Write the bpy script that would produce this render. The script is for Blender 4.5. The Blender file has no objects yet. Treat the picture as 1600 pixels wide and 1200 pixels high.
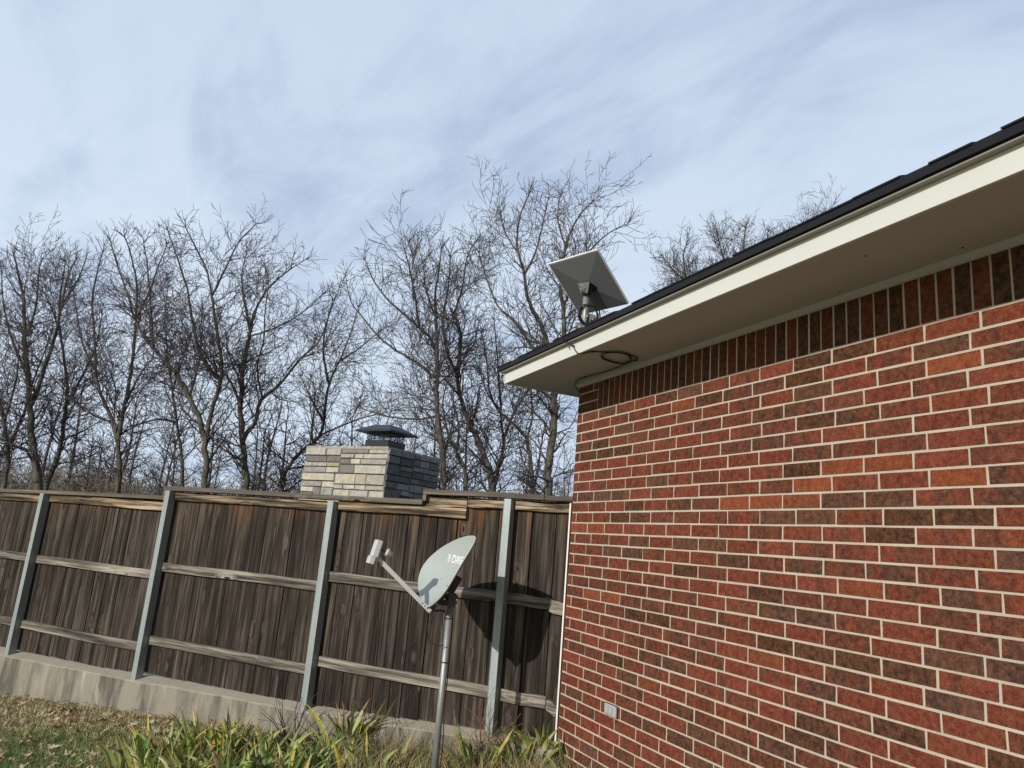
import bpy, bmesh, math, random
import numpy as np
from mathutils import Vector, Matrix
random.seed(7); RNG = np.random.default_rng(11)
sc = bpy.context.scene
COL = sc.collection

# ------------------------------------------------------------------ camera
FPX, PITCH, ROLL, EYE = 1129.92, 0.2200666, 0.084662, 1.65
fw = np.array([0, math.cos(PITCH), math.sin(PITCH)]); up0 = np.array([0, -math.sin(PITCH), math.cos(PITCH)])
rt0 = np.array([1.0, 0, 0])
RT = math.cos(ROLL)*rt0 + math.sin(ROLL)*up0
UP = -math.sin(ROLL)*rt0 + math.cos(ROLL)*up0
cam_d = bpy.data.cameras.new('camera'); cam = bpy.data.objects.new('camera', cam_d); COL.objects.link(cam)
cam_d.sensor_width = 36; cam_d.lens = FPX/1600*36; cam_d.clip_end = 2000; cam_d.clip_start = .05
M = Matrix.Identity(4)
for i in range(3):
    M[i][0] = RT[i]; M[i][1] = UP[i]; M[i][2] = -fw[i]
M[2][3] = EYE
cam.matrix_world = M
sc.camera = cam
sc.render.resolution_x = 1024; sc.render.resolution_y = 768

# ------------------------------------------------------------------ light
SUN_AZ = (-0.609, -0.793); SUN_EL = math.radians(21.8)
sd = bpy.data.lights.new('sun', 'SUN'); sd.energy = 4.6; sd.angle = math.radians(.6); sd.color = (1, .94, .85)
so = bpy.data.objects.new('sun', sd); COL.objects.link(so)
sv = Vector((SUN_AZ[0]*math.cos(SUN_EL), SUN_AZ[1]*math.cos(SUN_EL), math.sin(SUN_EL)))
so.rotation_euler = sv.to_track_quat('Z', 'Y').to_euler()
sc.view_settings.view_transform = 'Standard'; sc.view_settings.look = 'None'
sc.view_settings.exposure = -0.37; sc.view_settings.gamma = 1
w = bpy.data.worlds.new('World'); sc.world = w; w.use_nodes = True
nt = w.node_tree; nt.nodes.clear(); N = nt.nodes.new; L = nt.links.new
out = N('ShaderNodeOutputWorld'); bg = N('ShaderNodeBackground'); bg.inputs[1].default_value = .1
sky = N('ShaderNodeTexSky'); sky.sky_type = 'NISHITA'; sky.sun_disc = False
sky.sun_elevation = SUN_EL; sky.sun_rotation = math.atan2(SUN_AZ[0], SUN_AZ[1])
sky.air_density = 1.0; sky.dust_density = .6; sky.ozone_density = 1.5
tc = N('ShaderNodeTexCoord'); sep = N('ShaderNodeSeparateXYZ'); L(tc.outputs['Generated'], sep.inputs[0])
def mth(op, a, b=None, c=None):
    n = N('ShaderNodeMath'); n.operation = op
    for i, v in enumerate((a, b, c)):
        if v is None: continue
        if isinstance(v, (int, float)): n.inputs[i].default_value = v
        else: L(v, n.inputs[i])
    return n.outputs[0]
zz = mth('ADD', mth('MAXIMUM', sep.outputs[2], 0.0), .16)
cx = mth('DIVIDE', sep.outputs[0], zz); cy = mth('DIVIDE', sep.outputs[1], zz)
comb = N('ShaderNodeCombineXYZ'); L(cx, comb.inputs[0]); L(cy, comb.inputs[1])
mp = N('ShaderNodeMapping'); L(comb.outputs[0], mp.inputs[0]); mp.vector_type = 'TEXTURE'; mp.inputs['Rotation'].default_value = (0, 0, math.radians(-44)); mp.inputs['Scale'].default_value = (1.7, .62, 1); mp.inputs['Location'].default_value = (1.3, .4, 0)
n1 = N('ShaderNodeTexNoise'); L(mp.outputs[0], n1.inputs[0]); n1.inputs['Scale'].default_value = 1.0; n1.inputs['Detail'].default_value = 7; n1.inputs['Roughness'].default_value = .55; n1.inputs['Distortion'].default_value = .5
mp2 = N('ShaderNodeMapping'); L(comb.outputs[0], mp2.inputs[0]); mp2.inputs['Scale'].default_value = (.8, .9, 1); mp2.inputs['Location'].default_value = (3.1, 7.2, 0)
n2 = N('ShaderNodeTexNoise'); L(mp2.outputs[0], n2.inputs[0]); n2.inputs['Scale'].default_value = .9; n2.inputs['Detail'].default_value = 6; n2.inputs['Roughness'].default_value = .5; n2.inputs['Distortion'].default_value = .3
mp3 = N('ShaderNodeMapping'); L(comb.outputs[0], mp3.inputs[0]); mp3.vector_type = 'TEXTURE'; mp3.inputs['Rotation'].default_value = (0, 0, math.radians(-52)); mp3.inputs['Scale'].default_value = (.55, .26, 1); mp3.inputs['Location'].default_value = (.3, 2.4, 0)
n3 = N('ShaderNodeTexNoise'); L(mp3.outputs[0], n3.inputs[0]); n3.inputs['Scale'].default_value = 1.0; n3.inputs['Detail'].default_value = 8; n3.inputs['Roughness'].default_value = .6; n3.inputs['Distortion'].default_value = .8
leftness = mth('MULTIPLY', sep.outputs[0], -.28)
veil = mth('ADD', mth('ADD', mth('MULTIPLY', mth('SUBTRACT', n3.outputs[0], .5), .75), mth('ADD', mth('MULTIPLY', n1.outputs[0], 1.1), mth('MULTIPLY', n2.outputs[0], 1.25))), leftness)
mr = N('ShaderNodeMapRange'); L(veil, mr.inputs[0]); mr.inputs[1].default_value = .92; mr.inputs[2].default_value = 1.36; mr.inputs[3].default_value = 0; mr.inputs[4].default_value = 1
mr.interpolation_type = 'SMOOTHSTEP'
# low sky is whiter (distant haze of thin cloud)
low = N('ShaderNodeMapRange'); L(sep.outputs[2], low.inputs[0]); low.inputs[1].default_value = .62; low.inputs[2].default_value = .12; low.inputs[3].default_value = 0; low.inputs[4].default_value = .75
cov = mth('MAXIMUM', mr.outputs[0], low.outputs[0])
cov2 = mth('ADD', mth('MULTIPLY', mr.outputs[0], .72), mth('MULTIPLY', low.outputs[0], .6))
# the overcast veil lies ahead, the sky behind the camera is clear
ahead = N('ShaderNodeMapRange'); L(sep.outputs[1], ahead.inputs[0]); ahead.inputs[1].default_value = -.1; ahead.inputs[2].default_value = .35
cover = mth('MULTIPLY', cov2, ahead.outputs[0])
blue = N('ShaderNodeMixRGB'); blue.inputs[0].default_value = 0
L(ahead.outputs[0], blue.inputs[0]); L(sky.outputs[0], blue.inputs[1]); blue.inputs[2].default_value = (4.9, 6.2, 8.9, 1)
mix = N('ShaderNodeMixRGB'); L(cover, mix.inputs[0]); L(blue.outputs[0], mix.inputs[1]); mix.inputs[2].default_value = (8.7, 10.2, 12.0, 1)
L(mix.outputs[0], bg.inputs[0]); L(bg.outputs[0], out.inputs[0])

# ------------------------------------------------------------------ geometry of the place (metres, z relative to eye unless +EYE)
C = np.array([0.56411, 5.82736]); WD = np.array([0.396817, -0.917898]); WN = np.array([-0.917898, -0.396817])
J0 = 1.095197; LB = 0.250137; HB = 0.0794
FD = np.array([0.90258528, -0.4305111]); FN = np.array([-0.4305111, -0.90258528]); FO = np.array([0, 6.2])
def ray(x, y): return (x-800)/FPX*RT - (y-600)/FPX*UP + fw
def at_depth(x, y, d): r = ray(x, y); r = r*(d/r[1]); return Vector((r[0], r[1], r[2]+EYE))
def at_z(x, y, z): r = ray(x, y); r = r*(z/r[2]); return Vector((r[0], r[1], r[2]+EYE))
def on_wall(x, y, off):
    r = ray(x, y); t = (WN@(C+WN*off))/(WN@r[:2]); r = r*t; return Vector((r[0], r[1], r[2]+EYE))
def ground(x, y=0): return .07+.078*(min(max(x, -9), 3.0)-.56)
def on_ground(x, y):
    r = ray(x, y); t = 3.0
    for k in range(60):
        z = ground(r[0]*t)-EYE; t = .5*t+.5*(z/r[2])
    return Vector((r[0]*t, r[1]*t, ground(r[0]*t)))
def W(u, off, z): p = C+WD*u+WN*off; return Vector((p[0], p[1], z+EYE))      # house frame
def F(s, off, z): p = FO+FD*s+FN*off; return Vector((p[0], p[1], z+EYE))     # fence frame

# ------------------------------------------------------------------ materials
def nmat(name):
    m = bpy.data.materials.new(name); m.use_nodes = True; t = m.node_tree
    b = t.nodes['Principled BSDF']; return m, t, b
def nd(t, typ, **k):
    n = t.nodes.new(typ)
    for a, v in k.items():
        if a.startswith('_'): n.inputs[a[1:].replace('_', ' ')].default_value = v
        else: setattr(n, a, v)
    return n
def ramp(t, fac, stops, interp='LINEAR'):
    r = t.nodes.new('ShaderNodeValToRGB'); t.links.new(fac, r.inputs[0]); r.color_ramp.interpolation = interp
    e = r.color_ramp.elements
    while len(e) < len(stops): e.new(.5)
    for i, (p, c) in enumerate(stops):
        e[i].position = p; e[i].color = tuple(c)+(1,) if len(c) == 3 else c
    return r.outputs[0]
def noise(t, vec, scale, detail=4, rough=.5, dist=0):
    n = nd(t, 'ShaderNodeTexNoise', _Scale=scale, _Detail=detail, _Roughness=rough, _Distortion=dist)
    if vec is not None: t.links.new(vec, n.inputs[0])
    return n.outputs[0]
def mapping(t, vec, scale=(1, 1, 1), loc=(0, 0, 0)):
    n = nd(t, 'ShaderNodeMapping', _Scale=scale, _Location=loc); t.links.new(vec, n.inputs[0]); return n.outputs[0]
def mix3(t, fac, a, b, mode='MIX'):
    n = t.nodes.new('ShaderNodeMixRGB'); n.blend_type = mode
    for i, v in enumerate((fac, a, b)):
        if isinstance(v, (int, float)): n.inputs[i].default_value = v
        elif isinstance(v, tuple): n.inputs[i].default_value = v+(1,) if len(v) == 3 else v
        else: t.links.new(v, n.inputs[i])
    return n.outputs[0]
def tmath(t, op, a, b=0.0, c=0.0):
    n = t.nodes.new('ShaderNodeMath'); n.operation = op
    for i, v in enumerate((a, b, c)):
        if isinstance(v, (int, float)): n.inputs[i].default_value = v
        else: t.links.new(v, n.inputs[i])
    return n.outputs[0]
def bump(t, b, h, strength=.4, dist=.01):
    n = nd(t, 'ShaderNodeBump', _Strength=strength, _Distance=dist); t.links.new(h, n.inputs['Height']); t.links.new(n.outputs[0], b.inputs['Normal'])
def objco(t): return t.nodes.new('ShaderNodeTexCoord').outputs['Object']
def attr(t, name): return nd(t, 'ShaderNodeAttribute', attribute_name=name)

def simple(name, col, rough=.6, metal=0, var=.15, scale=8, bmp=0, bscale=120):
    m, t, b = nmat(name); co = objco(t)
    v = noise(t, co, scale, 5)
    c = mix3(t, v, tuple(x*(1-var) for x in col), tuple(min(1, x*(1+var)) for x in col))
    t.links.new(c, b.inputs['Base Color']); b.inputs['Roughness'].default_value = rough; b.inputs['Metallic'].default_value = metal
    if bmp: bump(t, b, noise(t, co, bscale, 3), bmp, .003)
    return m

def brick_material():
    m, t, b = nmat('fired_brick'); co = objco(t); a = attr(t, 'bcol'); rnd = attr(t, 'brnd')
    vec = nd(t, 'ShaderNodeVectorMath', operation='ADD'); t.links.new(co, vec.inputs[0])
    sc_ = nd(t, 'ShaderNodeVectorMath', operation='SCALE', _Scale=7.0); t.links.new(rnd.outputs['Vector'], sc_.inputs[0]); t.links.new(sc_.outputs[0], vec.inputs[1])
    v = vec.outputs[0]
    blot = noise(t, mapping(t, v, (11, 11, 4)), 1.0, 3, .5, .4)
    fac = ramp(t, blot, [(.44, (0, 0, 0)), (.55, (1, 1, 1))])
    fl = tmath(t, 'MULTIPLY', fac, rnd.outputs['Alpha'] if False else tmath(t, 'MULTIPLY', attr(t, 'bflash').outputs['Fac'], .8))
    c = mix3(t, fl, a.outputs['Color'], (.055, .043, .040))
    pat = noise(t, v, 38, 5, .65)
    c = mix3(t, ramp(t, pat, [(.35, (0, 0, 0)), (.75, (1, 1, 1))]), mix3(t, 1.0, c, (.66, .62, .60), 'MULTIPLY'), mix3(t, .42, c, (.34, .14, .06)))
    sp = noise(t, v, 120, 6, .8)
    c = mix3(t, ramp(t, sp, [(.3, (.72, .72, .72)), (.5, (1, 1, 1)), (.68, (1.0, 1.0, 1.0))]), (0, 0, 0), c) if False else mix3(t, .8, c, ramp(t, sp, [(.32, (.16, .13, .12)), (.50, (.95, .95, .95)), (.72, (1.35, 1.3, 1.2))]), 'MULTIPLY')
    fleck = noise(t, v, 95, 3, .5)
    c = mix3(t, ramp(t, fleck, [(.72, (0, 0, 0)), (.76, (.5, .5, .5))]), c, (.5, .42, .33))
    t.links.new(c, b.inputs['Base Color']); b.inputs['Roughness'].default_value = .9; b.inputs['Specular IOR Level'].default_value = .12
    h = tmath(t, 'ADD', tmath(t, 'MULTIPLY', pat, 1.0), tmath(t, 'MULTIPLY', sp, .5))
    bump(t, b, h, .9, .004)
    return m
def mortar_material():
    m, t, b = nmat('mortar'); co = objco(t)
    n = noise(t, co, 5, 4); f = noise(t, co, 180, 4, .7)
    c = mix3(t, n, (.42, .37, .29), (.63, .56, .45)); c = mix3(t, .5, c, ramp(t, f, [(.25, (.45, .42, .4)), (.5, (1, 1, 1))]), 'MULTIPLY')
    t.links.new(c, b.inputs['Base Color']); b.inputs['Roughness'].default_value = .95; b.inputs['Specular IOR Level'].default_value = .1; bump(t, b, f, .8, .004); return m

def wood_material(name, horiz, dark, mid, light, orange=.0, contrast=1.0):
    m, t, b = nmat(name); co = objco(t); r = attr(t, 'brnd')
    vec = nd(t, 'ShaderNodeVectorMath', operation='ADD'); t.links.new(co, vec.inputs[0])
    s = nd(t, 'ShaderNodeVectorMath', operation='SCALE', _Scale=9.0); t.links.new(r.outputs['Vector'], s.inputs[0]); t.links.new(s.outputs[0], vec.inputs[1]); v = vec.outputs[0]
    sc1 = (1.1, 28, 28) if horiz else (28, 28, 1.1); sc2 = (3.0, 130, 130) if horiz else (130, 130, 3.0); sc3 = (.9, 7, 7) if horiz else (7, 7, .7)
    # warp grain round the knots
    kv = mapping(t, v, (1.7, .8, 7.5) if horiz else (7.5, .8, 2.4))
    kn = nd(t, 'ShaderNodeTexVoronoi', _Scale=1.0); t.links.new(kv, kn.inputs[0])
    kd = kn.outputs['Distance']
    near = ramp(t, kd, [(.0, (1, 1, 1)), (.34, (0, 0, 0))], 'EASE')
    wob = tmath(t, 'MULTIPLY', near, .05)
    wv = nd(t, 'ShaderNodeVectorMath', operation='ADD'); t.links.new(v, wv.inputs[0]); cmb = nd(t, 'ShaderNodeCombineXYZ')
    for i in range(3): t.links.new(wob, cmb.inputs[i])
    t.links.new(cmb.outputs[0], wv.inputs[1]); v2 = wv.outputs[0]
    g1 = noise(t, mapping(t, v2, sc1), 1, 4, .6, .25); g2 = noise(t, mapping(t, v2, sc2), 1, 3, .6); g3 = noise(t, mapping(t, v, sc3), 1, 3, .5)
    g = tmath(t, 'ADD', tmath(t, 'MULTIPLY', g1, .55), tmath(t, 'ADD', tmath(t, 'MULTIPLY', g2, .25), tmath(t, 'MULTIPLY', g3, .25)))
    wdt = .16/contrast
    c = ramp(t, g, [(.52-wdt, dark), (.52, mid), (.52+wdt*1.1, light)])
    # each board its own tone
    tone = ramp(t, r.outputs['Fac'], [(0, (.62, .60, .58)), (.5, (.95, .93, .92)), (1, (1.3, 1.25, 1.2))])
    c = mix3(t, 1.0, c, tone, 'MULTIPLY')
    if orange:
        og = noise(t, mapping(t, v2, (2, 16, 16) if horiz else (16, 16, .8)), 1, 3, .5)
        z = t.nodes.new('ShaderNodeSeparateXYZ'); t.links.new(co, z.inputs[0])
        if horiz: top = tmath(t, 'ADD', 0.0, .55)
        else:
            mrn = nd(t, 'ShaderNodeMapRange'); t.links.new(z.outputs[2], mrn.inputs[0])
            mrn.inputs[1].default_value = -.20+EYE; mrn.inputs[2].default_value = EYE+.25; mrn.inputs[3].default_value = .0; mrn.inputs[4].default_value = 1.0; top = mrn.outputs[0]
        f = ramp(t, tmath(t, 'ADD', tmath(t, 'MULTIPLY', top, .20), og), [(.66, (0, 0, 0)), (.84, (1, 1, 1))])
        c = mix3(t, tmath(t, 'MULTIPLY', f, orange), c, (.17, .075, .026) if not horiz else (.50, .30, .15))
    # knots
    c = mix3(t, ramp(t, kd, [(.06, (1, 1, 1)), (.09, (0, 0, 0))]), mix3(t, ramp(t, kd, [(.09, (.6, .6, .6)), (.17, (0, 0, 0))]), c, light), (.012, .010, .008))
    t.links.new(c, b.inputs['Base Color']); b.inputs['Roughness'].default_value = .85; b.inputs['Specular IOR Level'].default_value = .25
    bump(t, b, tmath(t, 'ADD', g1, g2), .55, .004)
    return m

def concrete_material():
    m, t, b = nmat('weathered_concrete'); co = objco(t)
    n = noise(t, co, 1.6, 5, .6, .3); st = noise(t, mapping(t, co, (5, 5, .9)), 1, 5, .65, .4); f = noise(t, co, 60, 5, .7)
    c = mix3(t, n, (.215, .195, .155), (.34, .315, .26))
    c = mix3(t, ramp(t, st, [(.36, (.9, .9, .9)), (.55, (0, 0, 0))]), c, (.085, .08, .066))
    c = mix3(t, ramp(t, noise(t, mapping(t, co, (9, 9, 2), (4, 2, 1)), 1, 4), [(.6, (0, 0, 0)), (.75, (.6, .6, .6))]), c, (.48, .45, .38))
    c = mix3(t, .4, c, ramp(t, f, [(.25, (.35, .35, .35)), (.5, (1, 1, 1))]), 'MULTIPLY')
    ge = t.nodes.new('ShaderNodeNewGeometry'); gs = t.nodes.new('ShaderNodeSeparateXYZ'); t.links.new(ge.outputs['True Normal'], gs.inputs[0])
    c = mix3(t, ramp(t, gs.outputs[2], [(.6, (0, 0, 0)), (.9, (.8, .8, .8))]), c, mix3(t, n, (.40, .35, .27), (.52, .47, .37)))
    t.links.new(c, b.inputs['Base Color']); b.inputs['Roughness'].default_value = .92; bump(t, b, tmath(t, 'ADD', f, st), .6, .006); return m
def ground_material():
    m, t, b = nmat('turf_and_leaf_mould'); co = objco(t)
    n = noise(t, co, 1.2, 6, .6); f = noise(t, co, 30, 6, .75)
    c = mix3(t, ramp(t, n, [(.42, (0, 0, 0)), (.6, (1, 1, 1))]), (.34, .275, .155), (.17, .21, .065))
    c = mix3(t, ramp(t, f, [(.35, (.8, .8, .8)), (.6, (0, 0, 0))]), c, (.09, .075, .045))
    c = mix3(t, ramp(t, f, [(.6, (0, 0, 0)), (.75, (.7, .7, .7))]), c, (.42, .33, .2))
    t.links.new(c, b.inputs['Base Color']); b.inputs['Roughness'].default_value = .95; bump(t, b, f, 1, .03); return m
def attr_material(name, rough=.7, var=.2, scale=30, trans=0.0, amp=1.0):
    m, t, b = nmat(name); co = objco(t); a = attr(t, 'bcol')
    n = noise(t, co, scale, 4)
    c = mix3(t, var, a.outputs['Color'], ramp(t, n, [(.3, (.3, .3, .3)), (.7, (1.4, 1.4, 1.4))]), 'MULTIPLY')
    t.links.new(c, b.inputs['Base Color']); b.inputs['Roughness'].default_value = rough
    if trans:
        b.inputs['Transmission Weight'].default_value = 0
        tr = nd(t, 'ShaderNodeBsdfTranslucent'); t.links.new(c, tr.inputs[0]); ms = nd(t, 'ShaderNodeMixShader'); ms.inputs[0].default_value = trans
        o = [x for x in t.nodes if x.type == 'OUTPUT_MATERIAL'][0]
        t.links.new(b.outputs[0], ms.inputs[1]); t.links.new(tr.outputs[0], ms.inputs[2]); t.links.new(ms.outputs[0], o.inputs[0])
    return m
def bark_material(name, a, c2, green=None):
    m, t, b = nmat(name); co = objco(t)
    n = noise(t, mapping(t, co, (9, 9, 2.5)), 1, 5, .65); n2 = noise(t, co, .8, 3)
    c = mix3(t, ramp(t, n, [(.32, (0, 0, 0)), (.62, (1, 1, 1))]), a, c2)
    if green: c = mix3(t, ramp(t, n2, [(.45, (0, 0, 0)), (.65, (.6, .6, .6))]), c, green)
    t.links.new(c, b.inputs['Base Color']); b.inputs['Roughness'].default_value = .9; b.inputs['Specular IOR Level'].default_value = .2; bump(t, b, n, .8, .02); return m
def painted_board_material():
    m, t, b = nmat('cream_paint'); co = objco(t)
    d = nd(t, 'ShaderNodeVectorMath', operation='DOT_PRODUCT'); t.links.new(co, d.inputs[0]); d.inputs[1].default_value = (WD[0], WD[1], 0)
    z = nd(t, 'ShaderNodeSeparateXYZ'); t.links.new(co, z.inputs[0]); cb = nd(t, 'ShaderNodeCombineXYZ'); t.links.new(tmath(t, 'MULTIPLY', d.outputs['Value'], 1.2), cb.inputs[0]); t.links.new(tmath(t, 'MULTIPLY', z.outputs[2], 60), cb.inputs[1])
    n = noise(t, cb.outputs[0], 1.5, 5, .6); g = noise(t, co, 2.5, 4)
    c = mix3(t, g, (.61, .63, .59), (.68, .70, .66)); cr = ramp(t, n, [(.235, (.9, .9, .9)), (.26, (0, 0, 0))])
    c = mix3(t, cr, c, (.3, .27, .21))
    t.links.new(c, b.inputs['Base Color']); b.inputs['Roughness'].default_value = .55; bump(t, b, n, .12, .003); return m
def galv_material(name, col, metal=.35):
    m, t, b = nmat(name); co = objco(t)
    v = nd(t, 'ShaderNodeTexVoronoi', _Scale=70); t.links.new(mapping(t, co, (1, 1, .6)), v.inputs[0]); n = noise(t, mapping(t, co, (20, 20, 2)), 1, 4)
    c = mix3(t, v.outputs['Distance'], tuple(x*.88 for x in col), tuple(x*1.1 for x in col)); c = mix3(t, .35, c, ramp(t, n, [(.3, (.6, .6, .6)), (.6, (1, 1, 1))]), 'MULTIPLY')
    t.links.new(c, b.inputs['Base Color']); b.inputs['Metallic'].default_value = metal; b.inputs['Roughness'].default_value = .5; return m
def shingle_material():
    m, t, b = nmat('asphalt_shingle'); co = objco(t); n = noise(t, co, 8, 3); f = noise(t, co, 300, 3, .8)
    c = mix3(t, n, (.004, .0055, .010), (.009, .011, .017)); c = mix3(t, .7, c, ramp(t, f, [(.3, (.4, .4, .4)), (.7, (1.8, 1.8, 1.8))]), 'MULTIPLY')
    t.links.new(c, b.inputs['Base Color']); b.inputs['Roughness'].default_value = .9; bump(t, b, f, .8, .004); return m
def stone_material():
    m, t, b = nmat('cut_stone'); co = objco(t); a = attr(t, 'bcol')
    n = noise(t, co, 9, 6, .65); f = noise(t, co, 45, 4, .7)
    c = mix3(t, .6, a.outputs['Color'], ramp(t, n, [(.3, (.55, .55, .55)), (.65, (1.15, 1.15, 1.15))]), 'MULTIPLY'); c = mix3(t, .4, c, ramp(t, f, [(.3, (.5, .5, .5)), (.55, (1, 1, 1))]), 'MULTIPLY')
    t.links.new(c, b.inputs['Base Color']); b.inputs['Roughness'].default_value = .9; bump(t, b, tmath(t, 'ADD', n, tmath(t, 'MULTIPLY', f, .4)), 1, .03); return m

MB = brick_material(); MM = mortar_material()
MW = wood_material('weathered_fence_board', False, (.007, .0058, .0048), (.036, .029, .023), (.130, .110, .090), orange=.7, contrast=1.3)
MR = wood_material('weathered_rail', True, (.024, .021, .018), (.135, .124, .106), (.36, .335, .285), orange=.0, contrast=1.45)
MT = wood_material('weathered_top_rail', True, (.012, .010, .008), (.12, .095, .066), (.46, .38, .27), orange=.55, contrast=1.7)
MCAP = wood_material('weathered_cap', True, (.05, .044, .038), (.115, .103, .088), (.21, .19, .16))
MCON = concrete_material(); MGR = ground_material()
MP = painted_board_material(); MSOF = simple('soffit_paint', (.50, .515, .53), .8, var=.06, scale=1.5, bmp=.15)
MGALV = galv_material('galvanised_steel', (.33, .385, .39)); MPOLE = galv_material('galvanised_pipe', (.33, .36, .36), .5)
MSH = shingle_material(); MST = stone_material()
MDISH = simple('dish_grey_paint', (.40, .445, .42), .5, var=.04, scale=20); MDARK = simple('dark_bracket_paint', (.055, .052, .048), .5, var=.2, scale=30)
MLNB = simple('pale_grey_plastic', (.55, .57, .56), .5, var=.06); MLOGO = simple('white_lettering', (.92, .93, .92), .5, var=.02)
MBLK = simple('black_cable', (.012, .012, .013), .5); MBOLT = simple('zinc_bolt', (.75, .72, .6), .3, .8)
MPANEL = simple('grey_antenna_back', (.17, .185, .20), .45, var=.05); MPANW = simple('white_antenna_face', (.8, .8, .8), .4); MNECK = simple('black_antenna_neck', (.018, .022, .028), .5)
MMAST = galv_material('steel_mast', (.36, .36, .33), .5); MPLATE = simple('grey_steel_plate', (.13, .14, .135), .5, .3)
MCAPM = simple('black_sheet_metal', (.018, .026, .036), .45, .3); MTERR = simple('terracotta', (.42, .13, .055), .8)
MDRIP = simple('brown_drip_metal', (.26, .245, .21), .5); MDKM = simple('dark_drip_edge', (.015, .018, .025), .6, 0)
MTRIM = simple('white_trim_paint', (.78, .76, .7), .6); MGREY = simple('grey_cover_plastic', (.40, .42, .42), .55, var=.1, scale=40)
MBARK = bark_material('tree_bark', (.038, .034, .030), (.140, .128, .108), (.085, .092, .055)); MTWIG = bark_material('twig_bark', (.045, .038, .040), (.115, .100, .102))
MLEAF = attr_material('leaf_blade', .5, .35, 25, .25); MDRY = attr_material('dry_stem', .85, .3, 40); MLITTER = attr_material('fallen_leaf', .8, .35, 50, .1)
MGRASS = attr_material('grass_blade', .7, .25, 30, .2)

# ------------------------------------------------------------------ mesh helpers
class MBd:
    def __init__(s): s.v = []; s.f = []; s.c = []; s.r = []; s.fl = []; s.cur = (1, 1, 1); s.rn = (0, 0, 0); s.fs = 0.0
    def face(s, idx): s.f.append(idx); s.c.append(s.cur); s.r.append(s.rn); s.fl.append(s.fs)
    def quad(s, a, b, c, d): i = len(s.v); s.v += [a, b, c, d]; s.face((i, i+1, i+2, i+3))
    def box8(s, p):   # p: 8 points, bottom 0-3, top 4-7 (ccw seen from above)
        i = len(s.v); s.v += p
        for q in ((3, 2, 1, 0), (4, 5, 6, 7), (0, 1, 5, 4), (1, 2, 6, 5), (2, 3, 7, 6), (3, 0, 4, 7)): s.face(tuple(i+k for k in q))
    def fbox(s, fr, u0, u1, o0, o1, z0, z1):   # box in a frame function fr(u, off, z)
        s.box8([fr(u0, o1, z0), fr(u1, o1, z0), fr(u1, o0, z0), fr(u0, o0, z0), fr(u0, o1, z1), fr(u1, o1, z1), fr(u1, o0, z1), fr(u0, o0, z1)])
    def obox(s, c, ax, ay, az):                # centre + half vectors
        c = Vector(c); ax, ay, az = Vector(ax), Vector(ay), Vector(az)
        s.box8([c-ax-ay-az, c+ax-ay-az, c+ax+ay-az, c-ax+ay-az, c-ax-ay+az, c+ax-ay+az, c+ax+ay+az, c-ax+ay+az])
    def tube(s, pts, rad, n=10, cap=True):
        pts = [Vector(p) for p in pts]; rad = rad if isinstance(rad, (list, tuple)) else [rad]*len(pts)
        base = len(s.v); ref = None
        for k, p in enumerate(pts):
            d = (pts[min(k+1, len(pts)-1)]-pts[max(k-1, 0)]).normalized()
            if ref is None: ref = d.orthogonal().normalized()
            ref = (ref-d*ref.dot(d)).normalized() if (ref-d*ref.dot(d)).length > 1e-6 else d.orthogonal().normalized()
            b = d.cross(ref)
            for j in range(n):
                a = 2*math.pi*j/n; s.v.append(p+(ref*math.cos(a)+b*math.sin(a))*rad[k])
        for k in range(len(pts)-1):
            for j in range(n): s.face((base+k*n+j, base+k*n+(j+1) % n, base+(k+1)*n+(j+1) % n, base+(k+1)*n+j))
        if cap:
            s.face(tuple(base+j for j in reversed(range(n)))); s.face(tuple(base+(len(pts)-1)*n+j for j in range(n)))
    def build(s, name, mat, parent=None, smooth=False, bevel=0, origin=None):
        me = bpy.data.meshes.new(name); me.from_pydata([tuple(v) for v in s.v], [], s.f); me.update()
        nf = len(s.f); lt = np.array([len(f) for f in s.f])
        for nm, dat in (('bcol', s.c), ('brnd', s.r)):
            at = me.attributes.new(nm, 'FLOAT_COLOR' if nm == 'bcol' else 'FLOAT_VECTOR', 'FACE')
            if nm == 'bcol': at.data.foreach_set('color', np.array([tuple(c)+(1.0,) for c in dat], dtype=np.float32).ravel())
            else: at.data.foreach_set('vector', np.array(dat, dtype=np.float32).ravel())
        at = me.attributes.new('bflash', 'FLOAT', 'FACE'); at.data.foreach_set('value', np.array(s.fl, dtype=np.float32))
        if smooth: me.polygons.foreach_set('use_smooth', [True]*nf)
        me.materials.append(mat)
        o = bpy.data.objects.new(name, me); COL.objects.link(o)
        if parent is not None: put(o, parent)
        if bevel:
            bv = o.modifiers.new('bevel', 'BEVEL'); bv.width = bevel; bv.segments = 2; bv.limit_method = 'ANGLE'
        return o
def put(o, parent):
    o.parent = parent; o.matrix_parent_inverse = parent.matrix_basis.inverted()
def thing(name, label, cat, loc, group=None):
    o = bpy.data.objects.new(name, None); COL.objects.link(o); o.location = loc; o.empty_display_size = .2
    o['label'] = label; o['category'] = cat
    if group: o['group'] = group
    return o
def tag(o, label, cat, group=None, kind=None):
    o['label'] = label; o['category'] = cat
    if group: o['group'] = group
    if kind: o['kind'] = kind
    return o
R = random.random
def U(a, b): return random.uniform(a, b)

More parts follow.
